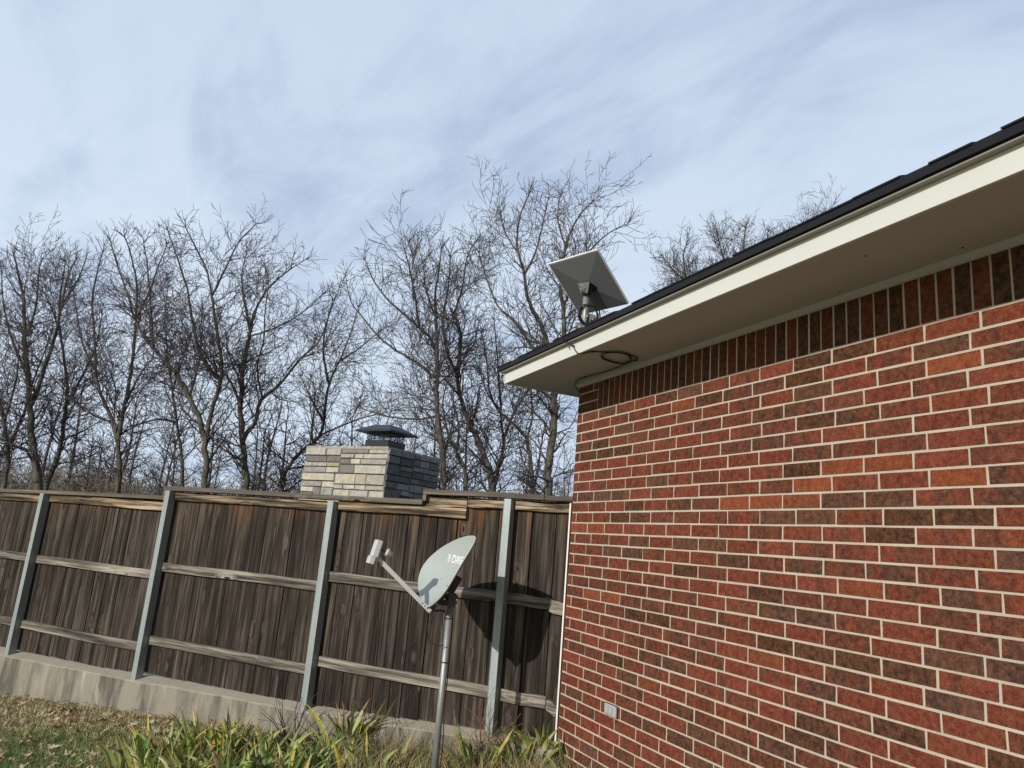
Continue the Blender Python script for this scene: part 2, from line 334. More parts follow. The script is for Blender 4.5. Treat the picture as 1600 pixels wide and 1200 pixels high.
# ------------------------------------------------------------------ ground
g = MBd(); xs = [-120, -60, -30, -15, -9]+[-9+.5*k for k in range(1, 25)]+[5, 10, 25, 60, 120]; ys = [-60, -20, -5, 0, 2, 4, 6, 8, 10, 14, 20, 40, 80, 160]
for x in xs:
    for y in ys: g.v.append(Vector((x, y, ground(x))))
ny = len(ys)
for i in range(len(xs)-1):
    for j in range(ny-1): g.face((i*ny+j, (i+1)*ny+j, (i+1)*ny+j+1, i*ny+j+1))
go = g.build('ground', MGR, smooth=True); go['kind'] = 'structure'

# ------------------------------------------------------------------ brick house
house = thing('brick_house', 'red brick house corner with cream eave, filling the right side', 'house', (C[0], C[1], 0))
HOLE = (.54, .73, J0-28.93*HB, J0-27.25*HB)
core = MBd()
UEND = 7.2; REAR = 7.0; ZB = -1.75
core.fbox(W, .0, UEND, -REAR, -.0, ZB, 1.40)
core_o = core.build('mortar_core', MM, house)
# classes of brick colour
def brick_col():
    r = R(); kq = U(.82, 1.16); j = lambda c, s=.05: tuple(max(.004, x*kq*(1+U(-s, s))) for x in c)
    if r < .56: return j((.205, .049, .034)), .7
    if r < .78: return j((.150, .048, .036)), 1.0
    if r < .87: return j((.066, .034, .024)), .2
    if r < .95: return j((.125, .065, .050)), 1.0
    return j((.29, .078, .038)), .35
bw = MBd()
def add_brick(fr, u0, u1, z0, z1, o1, dark=None):
    c, fl = brick_col()
    if dark is not None: c, fl = dark
    bw.cur = c; bw.rn = (R(), R(), R()); bw.fs = fl if R() < .6 else fl*.2
    o = o1+U(-.001, .001); t = U(-.0008, .0008); e = .0018
    p = []
    for z, zz_ in ((z0+U(-.001, .001), 0), (z1+U(-.001, .001), 1)):
        ja, jb, jc, jd = U(-e, e), U(-e, e), U(-e, e), U(-e, e)
        p += [fr(u0+ja, o+t, z+jc*.7), fr(u1+jb, o-t, z+jd*.7), fr(u1+jb, -.004, z+jd*.7), fr(u0+ja, -.004, z+jc*.7)]
    bw.box8(p)
JT = .011
def course(row, z0, z1):
    u = .074 if row % 2 == 0 else 0
    sh = .0; edges = [0.0]
    if row % 2 == 0: edges.append(.070)
    else: edges.append(LB)
    drift = U(-.0012, .0012); k = 0
    base = edges[-1]
    while edges[-1] < UEND:
        k += 1; edges.append(base+k*(LB+drift)+random.gauss(0, .0035))
    carry = None
    for a, b in zip(edges[:-1], edges[1:]):
        u0 = a+(JT/2 if a > 0 else -.006); u1 = b-JT/2
        dk = None
        if carry is not None and R() < .45: dk = carry
        c, fl = brick_col() if dk is None else dk
        if dk is None: carry = (c, fl) if R() < .5 else None
        elif R() < .5: carry = None
        kk_ = U(.93, 1.07)
        # keep the hole of the outlet cover clear of nothing: cover sits in front
        add_brick(W, u0, u1, z0+JT/2, z1-JT/2, .0026, (tuple(x*kk_ for x in c), fl))
for row in range(36):
    course(row, J0-(row+1)*HB, J0-row*HB)
# soldier course below the soffit, eave shade put into its darker brick colours
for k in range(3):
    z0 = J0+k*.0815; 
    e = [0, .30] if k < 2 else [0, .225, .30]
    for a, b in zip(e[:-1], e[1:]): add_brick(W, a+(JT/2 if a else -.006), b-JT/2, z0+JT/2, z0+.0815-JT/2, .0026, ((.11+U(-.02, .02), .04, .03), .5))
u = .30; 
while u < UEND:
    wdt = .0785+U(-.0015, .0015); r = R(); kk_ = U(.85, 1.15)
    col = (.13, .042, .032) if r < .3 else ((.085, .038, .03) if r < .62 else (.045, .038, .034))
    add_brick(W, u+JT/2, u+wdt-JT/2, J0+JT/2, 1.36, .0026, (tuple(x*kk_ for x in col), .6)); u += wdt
# rear wall return (off -x side of the corner)
def WR(u, off, z):   # rear face frame: along -WN from the corner, outward = -WD
    p = C-WN*u-WD*off; return Vector((p[0], p[1], z+EYE))
def WRm(u, off, z): return WR(u, off, z)
for row in range(39):
    base = LB if row % 2 == 0 else .074; a = 0.0; b = base; z0 = J0-(row+1-3)*HB
    while a < 3.2:
        u0 = a+(JT/2 if a else .006); c, fl = brick_col(); bw.cur = c; bw.rn = (R(), R(), R()); bw.fs = fl
        o = .006; bw.box8([WR(b-JT/2, o, z0+JT/2), WR(u0, o, z0+JT/2), WR(u0, -.004, z0+JT/2), WR(b-JT/2, -.004, z0+JT/2), WR(b-JT/2, o, z0+HB-JT/2), WR(u0, o, z0+HB-JT/2), WR(u0, -.004, z0+HB-JT/2), WR(b-JT/2, -.004, z0+HB-JT/2)])
        a = b; b += LB
bw_o = bw.build('brick_wall', MB, house, bevel=.0011)
# soffit, frieze, fascia
AL = -.39; OUT = .52; UX = 9.0
sf = MBd(); sf.fbox(W, AL+.02, UX, .0, OUT-.02, 1.345, 1.36); sf.fbox(W, AL+.02, 0, -REAR, 0, 1.345, 1.36); sf.build('soffit', MSOF, house)
fz = MBd(); i = 0
prof = [(.007, 1.345), (.040, 1.3445), (.034, 1.330), (.018, 1.318), (.007, 1.315)]
for (a, za), (b, zb) in zip(prof[:-1], prof[1:]): fz.quad(W(-.01, a, za), W(UX, a, za), W(UX, b, zb), W(-.01, b, zb))
fz.face(tuple(range(len(fz.v), len(fz.v)+5))); fz.v += [W(-.01, a, z) for a, z in prof]
fz.build('frieze_moulding', MSOF, house)
fa = MBd(); fa.fbox(W, AL, UX, OUT-.019, OUT, 1.331, 1.4515); fa.build('fascia', MP, house, bevel=.002)
fr_ = MBd(); fr_.fbox(W, AL, AL+.019, -REAR, OUT-.0195, 1.331, 1.4525); fr_.build('rear_fascia', MP, house)
nl = MBd()
for (x, y) in ((1352, 400), (1312, 455), (1401, 482), (1475, 437), (1195, 514), (1504, 387)):
    nl = MBd(); p = at_z(x, y, 1.344); nl.obox(p, (.004, 0, 0), (0, .004, 0), (0, 0, .0015)); nl.build('nail_head', MNECK, house)
dr = MBd(); dr.fbox(W, AL-.03, UX, OUT+.0005, OUT+.034, 1.4265, 1.4345); dr.fbox(W, AL-.026, AL-.0005, -REAR, OUT, 1.4305, 1.4385); dr.build('drip_edge', MDRIP, house)
# roof: hip, slope .42
SL = .40; EO = .048
rf = MBd(); ze = 1.439; th = .038
def RZ(o, uu): return min((OUT+EO-o), (uu-(AL-EO)))*SL
outer = [(AL-EO, OUT+EO), (UX, OUT+EO), (UX, -REAR), (AL-EO, -REAR)]
ridge_o = (OUT+EO-REAR)/2; half = (OUT+EO+REAR)/2
A = W(AL-EO, OUT+EO, ze); Bv = W(UX, OUT+EO, ze); Cv = W(UX, -REAR, ze); D = W(AL-EO, -REAR, ze)
pk = W(AL-EO+half, ridge_o, ze+half*SL); pk2 = W(UX, ridge_o, ze+half*SL)
upv = Vector((0, 0, th))
rf.quad(A+upv, Bv+upv, pk2+upv, pk+upv); rf.v += [D+upv, A+upv, pk+upv]; rf.face((4, 5, 6)); rf.quad(Cv+upv, D+upv, pk+upv, pk2+upv)
rf.quad(A, Bv, Bv+upv, A+upv); rf.quad(D, A, A+upv, D+upv); rf.quad(A, D, Cv, Bv)
# laminated tabs of the lowest courses
for crs in range(1):
    o1 = OUT+EO+.006-crs*.14; uu = AL-EO+.03+crs*.14
    while uu < UX-.3:
        l = U(.12, .42); lift = th+.002+(.003 if R() < .5 else 0.0); z1 = lift
        oa, ob = o1, o1-.13
        def Z(o): return ze+(OUT+EO-o)*SL
        p = [W(uu, oa, Z(oa)+z1-.004), W(uu+l, oa, Z(oa)+z1-.004), W(uu+l, ob, Z(ob)+z1-.004), W(uu, ob, Z(ob)+z1-.004), W(uu, oa, Z(oa)+z1+.004), W(uu+l, oa, Z(oa)+z1+.004), W(uu+l, ob, Z(ob)+z1+.002), W(uu, ob, Z(ob)+z1+.002)]
        rf.box8(p); uu += l+U(.0, .01) if R() < .6 else l+U(.05, .2)
rf.build('shingle_roof', MSH, house)
# small grey outlet cover let into the wall
oc = thing('outlet_cover', 'small grey outlet cover set low in the red brick wall', 'outlet cover', on_wall(952, 1108, .006))
u0, u1, z0, z1 = .448, .575, J0-28.95*HB, J0-27.85*HB
p0 = on_wall(944.5, 1098, .02); p1 = on_wall(961, 1121, .02)
def wu(p): return (p.x-C[0])*WD[0]+(p.y-C[1])*WD[1]
u0 = wu(p0); u1 = wu(p1); zt = p0.z-EYE+.002; zb_ = p1.z-EYE-.004+.014
zt = J0-27*HB-.006-.012; 
pT = on_wall(944.5, 1097.5, .02); pB = on_wall(944.5, 1114.5, .02); zt = pT.z-EYE; zb_ = pB.z-EYE
b_ = MBd(); b_.fbox(W, u0, u1, .006, .020, zb_, zt); b_.build('plate', MGREY, oc, bevel=.003)
b_ = MBd(); du = (u1-u0); b_.fbox(W, u0+du*.14, u0+du*.40, .0203, .030, zb_+.010, zt-.010); b_.build('flip_lid', MGREY, oc, bevel=.003)
b_ = MBd(); b_.fbox(W, u0+du*.50, u0+du*.76, .0203, .032, zb_+.016, zt-.012); b_.build('flip_lid', MGREY, oc, bevel=.003)
b_ = MBd(); b_.fbox(W, u0-.004, u1+.008, .0055, .0095, zb_-.005, zt+.004); b_.build('gasket', MNECK, oc)

# ------------------------------------------------------------------ fence
fence = thing('wooden_fence', 'weathered dark board fence with steel posts stepping up toward the house', 'fence', tuple(F(0, 0, -1.6)))
fence.location.z = ground(0)
EXT0 = -10.1; STEPS = [(-10.1, -3.90, .176, .215, -.55, -1.27, -1.575), (-3.90, -.73, .276, .33, -.457, -1.185, -1.53), (-.73, .66, .385, .43, -.365, -1.10, -1.45)]
STEPR = [(-10.1, -3.86), (-3.86, -1.72), (-1.72, .11), (.11, .64)]
BOT = [(-10.1, -1.63), (-5.9, -1.595), (-4.3, -1.585), (-3.9, -1.545), (-2.83, -1.541), (-1.8, -1.517), (-1.06, -1.487), (-.31, -1.448), (.03, -1.428), (.7, -1.40)]
def lin(tab, s): return float(np.interp(s, [a for a, b in tab], [b for a, b in tab]))
POSTS = [-9.75, -7.86, -5.90, -3.85, -1.705, .105]
bays = list(zip([EXT0]+POSTS, POSTS+[.665]))
def topz(s):
    for a, b, capb, capt, *_ in STEPS:
        if a <= s < b: return capb
    return .385
for (a, b) in bays:
    if b-a < .05: continue
    bd = MBd(); s = a+U(-.01, .005)
    while s < b-.02:
        wd_ = U(.168, .215) if R() < .8 else U(.11, .15); e = min(s+wd_, b)
        bd.rn = (R(), R(), R()); mid = (s+e)/2
        if True:
            gap = U(.006, .012); o = U(-.003, .003); tilt = U(-.003, .003); zb = lin(BOT, mid)+U(-.004, .005)
            # top follows the step
            zt_ = topz(mid)-.004
            lean = U(-.004, .004)
            p = [F(s, o-.017, zb), F(s, o, zb)]
            s1, e1 = s+gap/2, e-gap/2
            bd.box8([F(s1, o+tilt, zb), F(e1, o-tilt, zb), F(e1, o-.017, zb), F(s1, o-.017, zb), F(s1+lean, o+tilt, zt_), F(e1+lean, o-tilt, zt_), F(e1+lean, o-.017, zt_), F(s1+lean, o-.017, zt_)])
            bd.rn = (R(), R(), R())
            bd.box8([F(e-.05, -.022, zb+.01), F(e+.05, -.022, zb+.01), F(e+.05, -.038, zb+.01), F(e-.05, -.038, zb+.01), F(e-.05, -.022, zt_), F(e+.05, -.022, zt_), F(e+.05, -.038, zt_), F(e-.05, -.038, zt_)])
        s = e
    bd.build('board_panel', MW, fence, bevel=.0015)
# local-frame wood needs x along the fence: rails are built in a rotated object frame
FROT = Matrix(((FD[0], -FN[0]*-1*-1, 0, 0), (FD[1], -FN[1], 0, 0), (0, 0, 1, 0), (0, 0, 0, 1)))
FROT = Matrix(((FD[0], -FN[0], 0, FO[0]), (FD[1], -FN[1], 0, FO[1]), (0, 0, 1, EYE), (0, 0, 0, 1)))
def L_(s, off, z): return Vector((s, -off, z))
def rail(name, mat, s0, s1, o0, o1, zb, zt, sag=0, dz=0, n=10, wob=.0035):
    m = MBd(); m.rn = (R(), R(), R()); base = 0; pts = []; off2 = U(0, 6)
    for k in range(n+1):
        t = k/n; s = s0+(s1-s0)*t; zc = -sag*math.sin(math.pi*t)+dz*t+math.sin(t*7+off2)*wob; oo = math.sin(t*5+off2*2)*wob
        m.v += [L_(s, o1+oo, zb+zc), L_(s, o0, zb+zc), L_(s, o0, zt+zc), L_(s, o1+oo, zt+zc)]
    for k in range(n):
        a = k*4
        for q in ((0, 1, 5, 4), (1, 2, 6, 5), (2, 3, 7, 6), (3, 0, 4, 7)): m.face(tuple(a+x for x in q))
    m.face((0, 3, 2, 1)); m.face(tuple(n*4+x for x in (0, 1, 2, 3)))
    o = m.build(name, mat, None, bevel=.003); o.parent = fence; o.matrix_parent_inverse = fence.matrix_basis.inverted(); o.matrix_basis = FROT; return o
PO = .055   # post clearance: rails butt against the posts
def rails_between(a, b, mid, low, zt):
    rail('rail', MR, a, b, .003, .042, mid-.087, mid, dz=U(-.005, .005)); rail('rail', MR, a, b, .003, .042, low-.087, low, dz=U(-.004, .004))
lv = {0: (-.55, -1.27), 1: (-.55, -1.27), 2: (-.55, -1.27), 3: (-.55, -1.272), 4: (-.46, -1.185), 5: (-.365, -1.1), 6: (-.367, -1.105)}
for i, (a, b) in enumerate(bays):
    if b-a < .05: continue
    m_, l_ = lv[i]
    if i == 6:
        rail('rail', MR, a+.03, .50, .003, .042, m_-.087, m_, dz=-.008); rail('rail', MR, .503, .655, .003, .042, m_-.107, m_-.010, dz=-.035, n=4)
        rail('rail', MR, a+.03, .53, .003, .042, l_-.087, l_); rail('rail', MR, .533, .655, .003, .042, l_-.087, l_-.002, dz=-.07, n=3)
    else: rails_between(a+.03, b-.033, m_, l_, 0)
# top rails
def toprail(a, b, zb, zt, o1=.042): rail('top_rail', MT, a, b, .003, o1, zb, zt, wob=.004)
toprail(EXT0, -7.9, .045, .135); toprail(-7.82, -5.94, .048, .138); toprail(-5.86, -3.89, .064, .152); toprail(-3.81, -1.745, .185, .262); toprail(-1.665, -.31, .200, .285, .046)
toprail(-.305, .065, .298, .365); toprail(-.72, -.312, .288, .365, .04); toprail(.145, .652, .298, .365)
# caps
def cap(a, b, zb, zt, dz=0, o1=.085): rail('cap_board', MCAP, a, b, -.06, o1, zb, zt, dz=dz, wob=.002)
cap(EXT0, -6.9, .10, .145, dz=.02); cap(-6.895, -3.955, .13, .17, dz=.05); cap(-3.955, -.735, .278, .322, dz=.013); cap(-.735, .415, .386, .430, dz=.004); cap(.42, .67, .386, .427, o1=.09)
m = rail('cap_return', MCAP, -.735, -.700, -.05, .084, .325, .384, n=2, wob=0); rail('cap_return', MCAP, -3.953, -3.915, -.05, .084, .172, .276, n=2, wob=0)
# white strip at the house corner
m = MBd(); m.fbox(F, .636, .648, .0, .072, -1.50, .375); m.build('trim_strip', MTRIM, fence)
# posts
for i, s in enumerate(POSTS):
    zt_ = topz(s)-.004 if s > -3.8 else (.13 if s < -6 else (.150 if s < -4 else .274))
    zbm = lin([(-10.1, -1.66), (-5.9, -1.607), (-3.86, -1.575), (-1.72, -1.520), (.11, -1.455)], s)
    p = MBd(); hw = .031
    # C-shaped steel post: front face, two sides, stiffening rib
    p.fbox(F, s-hw, s+hw, .022, .112, zbm-.05, zt_)
    p.fbox(F, s-hw-.006, s-hw-.0003, .085, .110, zbm-.05, zt_-.002)
    p.build('post', MGALV, fence, bevel=.004)
# concrete curb below
cb = thing('concrete_curb', 'long stained concrete curb running under the wooden fence', 'curb', tuple(F(-3, .12, -1.9)))
ED = [(-10.1, -1.68), (-6, -1.647), (-4.3, -1.617), (-3.9, -1.612), (-3.3, -1.585), (-2.7, -1.570), (-1.7, -1.548), (-.6, -1.500), (.1, -1.462), (.66, -1.445)]
m = MBd(); n = 90; ss = [EXT0+(.66-EXT0)*k/n for k in range(n+1)]
for s in ss:
    z = lin(ED, s)+.003*math.sin(s*9)+.002*math.sin(s*23); o = .135+.004*math.sin(s*3.3)
    m.v += [F(s, o+.012, z-.75), F(s, o, z-.012), F(s, o-.014, z), F(s, -.02, z+.028), F(s, -.30, z+.03), F(s, -.30, z-.75)]
for k in range(n):
    a = k*6
    for j in range(5): m.face((a+j, a+6+j, a+7+j, a+j+1))
m.build('curb_wall', MCON, cb)

# ------------------------------------------------------------------ stone chimney
ch = thing('stone_chimney', 'square chimney of pale and grey cut stone behind the fence', 'chimney', (-1.95, 12.0, ground(-2)))
CC = np.array([-1.948, 12.0]); cl = math.radians(149.5); cr = math.radians(57.5)
DL = np.array([math.cos(cl), math.sin(cl)]); DR = np.array([math.cos(cr), math.sin(cr)])
WL, WRt, CT = 1.88, 1.42, 1.43
def CP(a, b, z): p = CC+DL*a+DR*b; return Vector((p[0], p[1], z+EYE))
st = MBd(); cored = MBd()
cored.box8([CP(.02, .02, -1.9), CP(.02, WRt-.02, -1.9), CP(WL-.02, WRt-.02, -1.9), CP(WL-.02, .02, -1.9), CP(.02, .02, CT-.03), CP(.02, WRt-.02, CT-.03), CP(WL-.02, WRt-.02, CT-.03), CP(WL-.02, .02, CT-.03)])
cored.build('mortar_core', simple('stone_mortar', (.14, .13, .11), .95), ch)
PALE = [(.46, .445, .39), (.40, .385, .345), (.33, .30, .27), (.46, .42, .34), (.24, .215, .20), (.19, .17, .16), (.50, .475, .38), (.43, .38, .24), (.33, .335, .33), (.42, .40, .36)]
SHADED_STONE = [(.24, .24, .24), (.18, .18, .18), (.30, .30, .295), (.34, .34, .33), (.14, .14, .145), (.22, .21, .20)]  # right face: shade away from the sun painted into darker stone colours
def stones(fr, width, pal, seed):
    rs = random.Random(seed); cells = []
    def split(x0, x1, z0, z1):
        w_, h_ = x1-x0, z1-z0
        if h_ > .19 or (h_ > .15 and rs.random() < .3 and w_ < .5):
            c = z0+h_*rs.uniform(.38, .62); split(x0, x1, z0, c); split(x0, x1, c, z1) if w_ < 1.2 or h_ < .5 else split(x0, x1, c, z1); return
        if w_ > .80 or (w_ > .42 and rs.random() < .45) or w_ > 6.5*h_:
            c = x0+w_*rs.uniform(.3, .7); split(x0, c, z0, z1); split(c, x1, z0, z1); return
        cells.append((x0, x1, z0, z1))
    def top(x0, x1, z0, z1):
        if x1-x0 > 1.3: c = x0+(x1-x0)*rs.uniform(.4, .6); top(x0, c, z0, z1); top(c, x1, z0, z1)
        elif z1-z0 > .55: c = z0+(z1-z0)*rs.uniform(.4, .6); top(x0, x1, z0, c); top(x0, x1, c, z1)
        else: split(x0, x1, z0, z1)
    zz_ = CT
    while zz_ > -1.2:
        nz = zz_-rs.uniform(.38, .5); top(-.006, width, nz, zz_); zz_ = nz
    for (xa, xb, za, zb) in cells:
        c = rs.choice(pal); kc = rs.uniform(.85, 1.12); kc *= 1.15; st.cur = tuple(v*kc for v in c); st.rn = (rs.random(), 0, 0)
        j = .007; o = rs.uniform(.004, .026); e = .012
        q = [(xa+j, za+j), (xb-j, za+j), (xb-j, zb-j), (xa+j, zb-j)]
        q2 = [(a+(e if k in (0, 3) else -e)*rs.uniform(.3, 1), b+(e if k < 2 else -e)*rs.uniform(.3, 1)) for k, (a, b) in enumerate(q)]
        i = len(st.v); st.v += [fr(a, -.03, b) for a, b in q]+[fr(a, 0.0, b) for a, b in q]+[fr(a, o+rs.uniform(-.004, .006), b) for a, b in q2]
        for lay in (0, 4):
            for k in range(4): st.face((i+lay+k, i+lay+(k+1) % 4, i+lay+4+(k+1) % 4, i+lay+4+k))
        st.face((i+8, i+9, i+10, i+11))
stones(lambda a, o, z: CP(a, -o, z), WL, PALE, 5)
stones(lambda b, o, z: CP(-o, b, z), WRt, SHADED_STONE, 9)
st.cur = (.42, .40, .35)
for k in range(5):
    a0 = k*WL/5; st.box8([CP(a0-.01, -.02, CT-.03), CP(a0-.01, WRt, CT-.03), CP(a0+WL/5-.02, WRt, CT-.03), CP(a0+WL/5-.02, -.02, CT-.03), CP(a0-.01, -.02, CT+.012+.004*k), CP(a0-.01, WRt, CT+.012), CP(a0+WL/5-.02, WRt, CT+.012), CP(a0+WL/5-.02, -.02, CT+.012)])
st.build('stone_face', MST, ch)
def CB(m, a0, a1, b0, b1, z0, z1): m.box8([CP(a0, b0, z0), CP(a0, b1, z0), CP(a1, b1, z0), CP(a1, b0, z0), CP(a0, b0, z1), CP(a0, b1, z1), CP(a1, b1, z1), CP(a1, b0, z1)])
ca, cb0, hw = .52, .72, .26
ca0, ca1, cb_0, cb_1 = .24, .72, .24, .66
m = MBd(); CB(m, ca0, ca1, cb_0, cb_1, CT+.01, CT+.085); m.build('flue_tile', MTERR, ch)
chc = thing('chimney_cap', 'black metal chimney cap with mesh sides on top of the stone chimney', 'chimney cap', tuple(CP(.45, .55, CT+.085)))
m = MBd(); CB(m, ca0-.015, ca1+.015, cb_0-.015, cb_1+.015, CT+.06, CT+.165); m.build('base_band', MCAPM, chc)
m = MBd()
for (pa, pb, qa, qb) in ((ca0, cb_0, ca1, cb_0), (ca0, cb_0, ca0, cb_1), (ca1, cb_0, ca1, cb_1), (ca0, cb_1, ca1, cb_1)):
    n = 16
    for k in range(n+1):
        t = k/n; a, b = pa+(qa-pa)*t, pb+(qb-pb)*t; m.tube([CP(a, b, CT+.17), CP(a, b, CT+.34)], .0045, 4, False)
    for z in np.linspace(CT+.19, CT+.33, 4): m.tube([CP(pa, pb, z), CP(qa, qb, z)], .004, 4, False)
m.build('mesh_side', MCAPM, chc)
m = MBd(); e = .15; zc = CT+.335
r0 = [(ca0-e, cb_0-e), (ca0-e, cb_1+e), (ca1+e, cb_1+e), (ca1+e, cb_0-e)]
mida, midb = (ca0+ca1)/2, (cb_0+cb_1)/2
lo = [CP(a, b, zc-.01) for a, b in r0]; mid1 = [CP(mida+(a-mida)*.45, midb+(b-midb)*.45, zc+.105) for a, b in r0]
i = len(m.v); m.v += [v-Vector((0, 0, .028)) for v in lo]+lo+mid1+[CP(mida, midb, zc+.125)]
for k in range(4):
    j = (k+1) % 4; m.face((i+k, i+j, i+4+j, i+4+k)); m.face((i+4+k, i+4+j, i+8+j, i+8+k)); m.face((i+8+k, i+8+j, i+12))
m.face((i+3, i+2, i+1, i)); m.build('lid', MCAPM, chc)

# ------------------------------------------------------------------ satellite dish on its pole
def img_vec(dx, dy): return RT*dx-UP*dy
sdish = thing('satellite_dish', 'grey oval satellite dish on a steel pole in front of the wooden fence', 'satellite dish', tuple(on_ground(686, 1172)))
PD = 5.25
ptop = at_depth(704, 942, PD+.06); pole_xy = (ptop.x, ptop.y)
sdish.location = (ptop.x, ptop.y, ground(ptop.x))
m = MBd(); m.tube([(ptop.x, ptop.y, ground(ptop.x)-.1), (ptop.x, ptop.y, ptop.z+.02)], .0235, 20); m.build('pole', MPOLE, sdish, smooth=True)
m = MBd()
for y in (966, 1035):
    m = MBd(); q = at_depth(700, y, PD+.06); m.tube([(ptop.x, ptop.y, q.z-.004), (ptop.x, ptop.y, q.z+.004)], .0255, 20); m.build('cable_tie', MBLK, sdish)
az_, el_ = math.radians(21), math.radians(27)
DN = Vector((-math.cos(az_)*math.cos(el_), -math.sin(az_)*math.cos(el_), math.sin(el_)))
DH = Vector((math.sin(az_), -math.cos(az_), 0)); DU = DN.cross(DH); DU = DU if DU.z > 0 else -DU
D0 = at_depth(700, 893, PD)
def dish_hit(x, y):
    r = Vector(ray(x, y)); o = Vector((0, 0, EYE)); t = (D0-o).dot(DN)/r.dot(DN); q = o+r*t-D0; return q.dot(DH), q.dot(DU)
outl = [(741.5, 839), (740, 846), (733.5, 858), (725, 872), (716, 887), (706, 904), (697, 919), (688, 931), (679, 940), (671, 946), (664, 947.5), (660, 943), (656.5, 932), (654, 919), (653.5, 907), (656, 895), (661, 884), (669, 873.5), (679, 864), (691, 855), (704, 847.5), (716, 842), (728, 838.5), (737, 837.5)]
op = [dish_hit(*q) for q in outl]
cu = sum(a for a, b in op)/len(op); cv = sum(b for a, b in op)/len(op)
def cr_(P, n=4):
    res = []; N_ = len(P)
    for i in range(N_):
        p0, p1, p2, p3 = [np.array(P[(i+k-1) % N_]) for k in range(4)]
        for k in range(n):
            t = k/n; res.append(tuple(.5*((2*p1)+(-p0+p2)*t+(2*p0-5*p1+4*p2-p3)*t*t+(-p0+3*p1-3*p2+p3)*t**3)))
    return res
op = cr_(op)
DEP = .085
def dish_surf(x, y):
    a, b = dish_hit(x, y)
    for _ in range(6):
        r = Vector(ray(x, y)); o = Vector((0, 0, EYE)); off = DEP*(1-min(1, rfrac(a, b))**2); t = ((D0-DN*off)-o).dot(DN)/r.dot(DN); q = o+r*t-D0; a, b = q.dot(DH), q.dot(DU)
    return a, b
def dpt(uu, vv, rr, off=0): return D0+DH*uu+DU*vv-DN*(DEP*(1-rr*rr)-off)
m = MBd(); rings = [0, .12, .25, .4, .55, .7, .82, .92, .985, 1.0]; nO = len(op)
for side, off in ((0, 0), (1, -.005)):
    base = len(m.v)
    m.v.append(dpt(cu, cv, 0, off))
    for r_ in rings[1:]:
        lipo = 0
        for (a, b) in op: m.v.append(dpt(cu+(a-cu)*r_, cv+(b-cv)*r_, r_, off))
    for j in range(nO):
        q = (base, base+1+j, base+1+(j+1) % nO); m.face(q if side == 0 else q[::-1])
    for k in range(len(rings)-2):
        for j in range(nO):
            q = (base+1+k*nO+j, base+1+(k+1)*nO+j, base+1+(k+1)*nO+(j+1) % nO, base+1+k*nO+(j+1) % nO); m.face(q if side == 0 else q[::-1])
b0 = 1+(len(rings)-2)*nO; tot = 1+(len(rings)-1)*nO
# rolled lip
lp = len(m.v)
for (a, b) in op: m.v.append(dpt(cu+(a-cu)*1.012, cv+(b-cv)*1.012, 1, .000))
for (a, b) in op: m.v.append(dpt(cu+(a-cu)*1.014, cv+(b-cv)*1.014, 1, -.016))
for j in range(nO):
    k = (j+1) % nO
    m.face((b0+j, lp+j, lp+k, b0+k)); m.face((lp+j, lp+nO+j, lp+nO+k, lp+k)); m.face((lp+nO+j, tot+b0+j, tot+b0+k, lp+nO+k))
refl = m.build('reflector', MDISH, sdish, smooth=True)
# radius fraction helper for things lying on the reflector
def rfrac(uu, vv):
    ang = math.atan2(vv-cv, uu-cu); best = 1
    bd_ = 9
    for (a, b) in op:
        d = abs((math.atan2(b-cv, a-cu)-ang+math.pi) % (2*math.pi)-math.pi)
        if d < bd_: bd_ = d; best = math.hypot(a-cu, b-cv)
    return math.hypot(uu-cu, vv-cv)/best
# logo: striped globe and lettering
ga = dish_surf(702.2, 871.5); tl = dish_surf(706.8, 876); tr_ = dish_surf(723.5, 864.0)
m = MBd(); gr = .031
for k in range(5):
    yy = gr*(.8-.4*k)
    for q in range(14):
        t0, t1 = -1+2*q/14, -1+2*(q+1)/14
        hw_ = math.sqrt(max(0, 1-(yy/gr)**2))*gr*(1.0); tk = .0034*(1-.1*k)
        def pt(t, s): 
            uu = ga[0]+t*hw_; vv = ga[1]+yy-(1-t*t)*.006+s*tk*math.sqrt(max(0, 1-t*t)*.9+.02)
            # same bowl surface as the reflector, 2 mm proud
            rr = rfrac(uu, vv); return dpt(uu, vv, rr, .0025)
        m.quad(pt(t0, -1), pt(t1, -1), pt(t1, 1), pt(t0, 1))
m.build('logo_globe', MLOGO, sdish)
fc = bpy.data.curves.new('logo_text', 'FONT'); fc.body = 'DIRECTV'; fc.size = 1; fc.offset = .012
fo = bpy.data.objects.new('logo_text', fc); COL.objects.link(fo); dg = bpy.context.evaluated_depsgraph_get()
me = bpy.data.meshes.new_from_object(fo.evaluated_get(dg)); COL.objects.unlink(fo); bpy.data.objects.remove(fo)
bmx = bmesh.new(); bmx.from_mesh(me); bmesh.ops.triangulate(bmx, faces=bmx.faces[:]); bmesh.ops.subdivide_edges(bmx, edges=bmx.edges[:], cuts=2, use_grid_fill=False)
xsv = [v.co.x for v in bmx.verts]; ysv = [v.co.y for v in bmx.verts]; x0, x1, y0, y1 = min(xsv), max(xsv), min(ysv), max(ysv)
urim = max(a for a, b in op if abs(b-ga[1]) < .05)-.018
hgt = .056
for v in bmx.verts:
    tx = (v.co.x-x0)/(x1-x0); ty = (v.co.y-y0)/(y1-y0)
    uu = tl[0]+(urim-tl[0])*tx; vv = ga[1]-.028+hgt*ty
    rr = rfrac(uu, vv); q = dpt(uu, vv, min(rr, .99), .0025); v.co = q
bmx.to_mesh(me); bmx.free(); me.materials.clear(); me.materials.append(MLOGO)
lo_ = bpy.data.objects.new('logo_lettering', me); COL.objects.link(lo_); put(lo_, sdish)
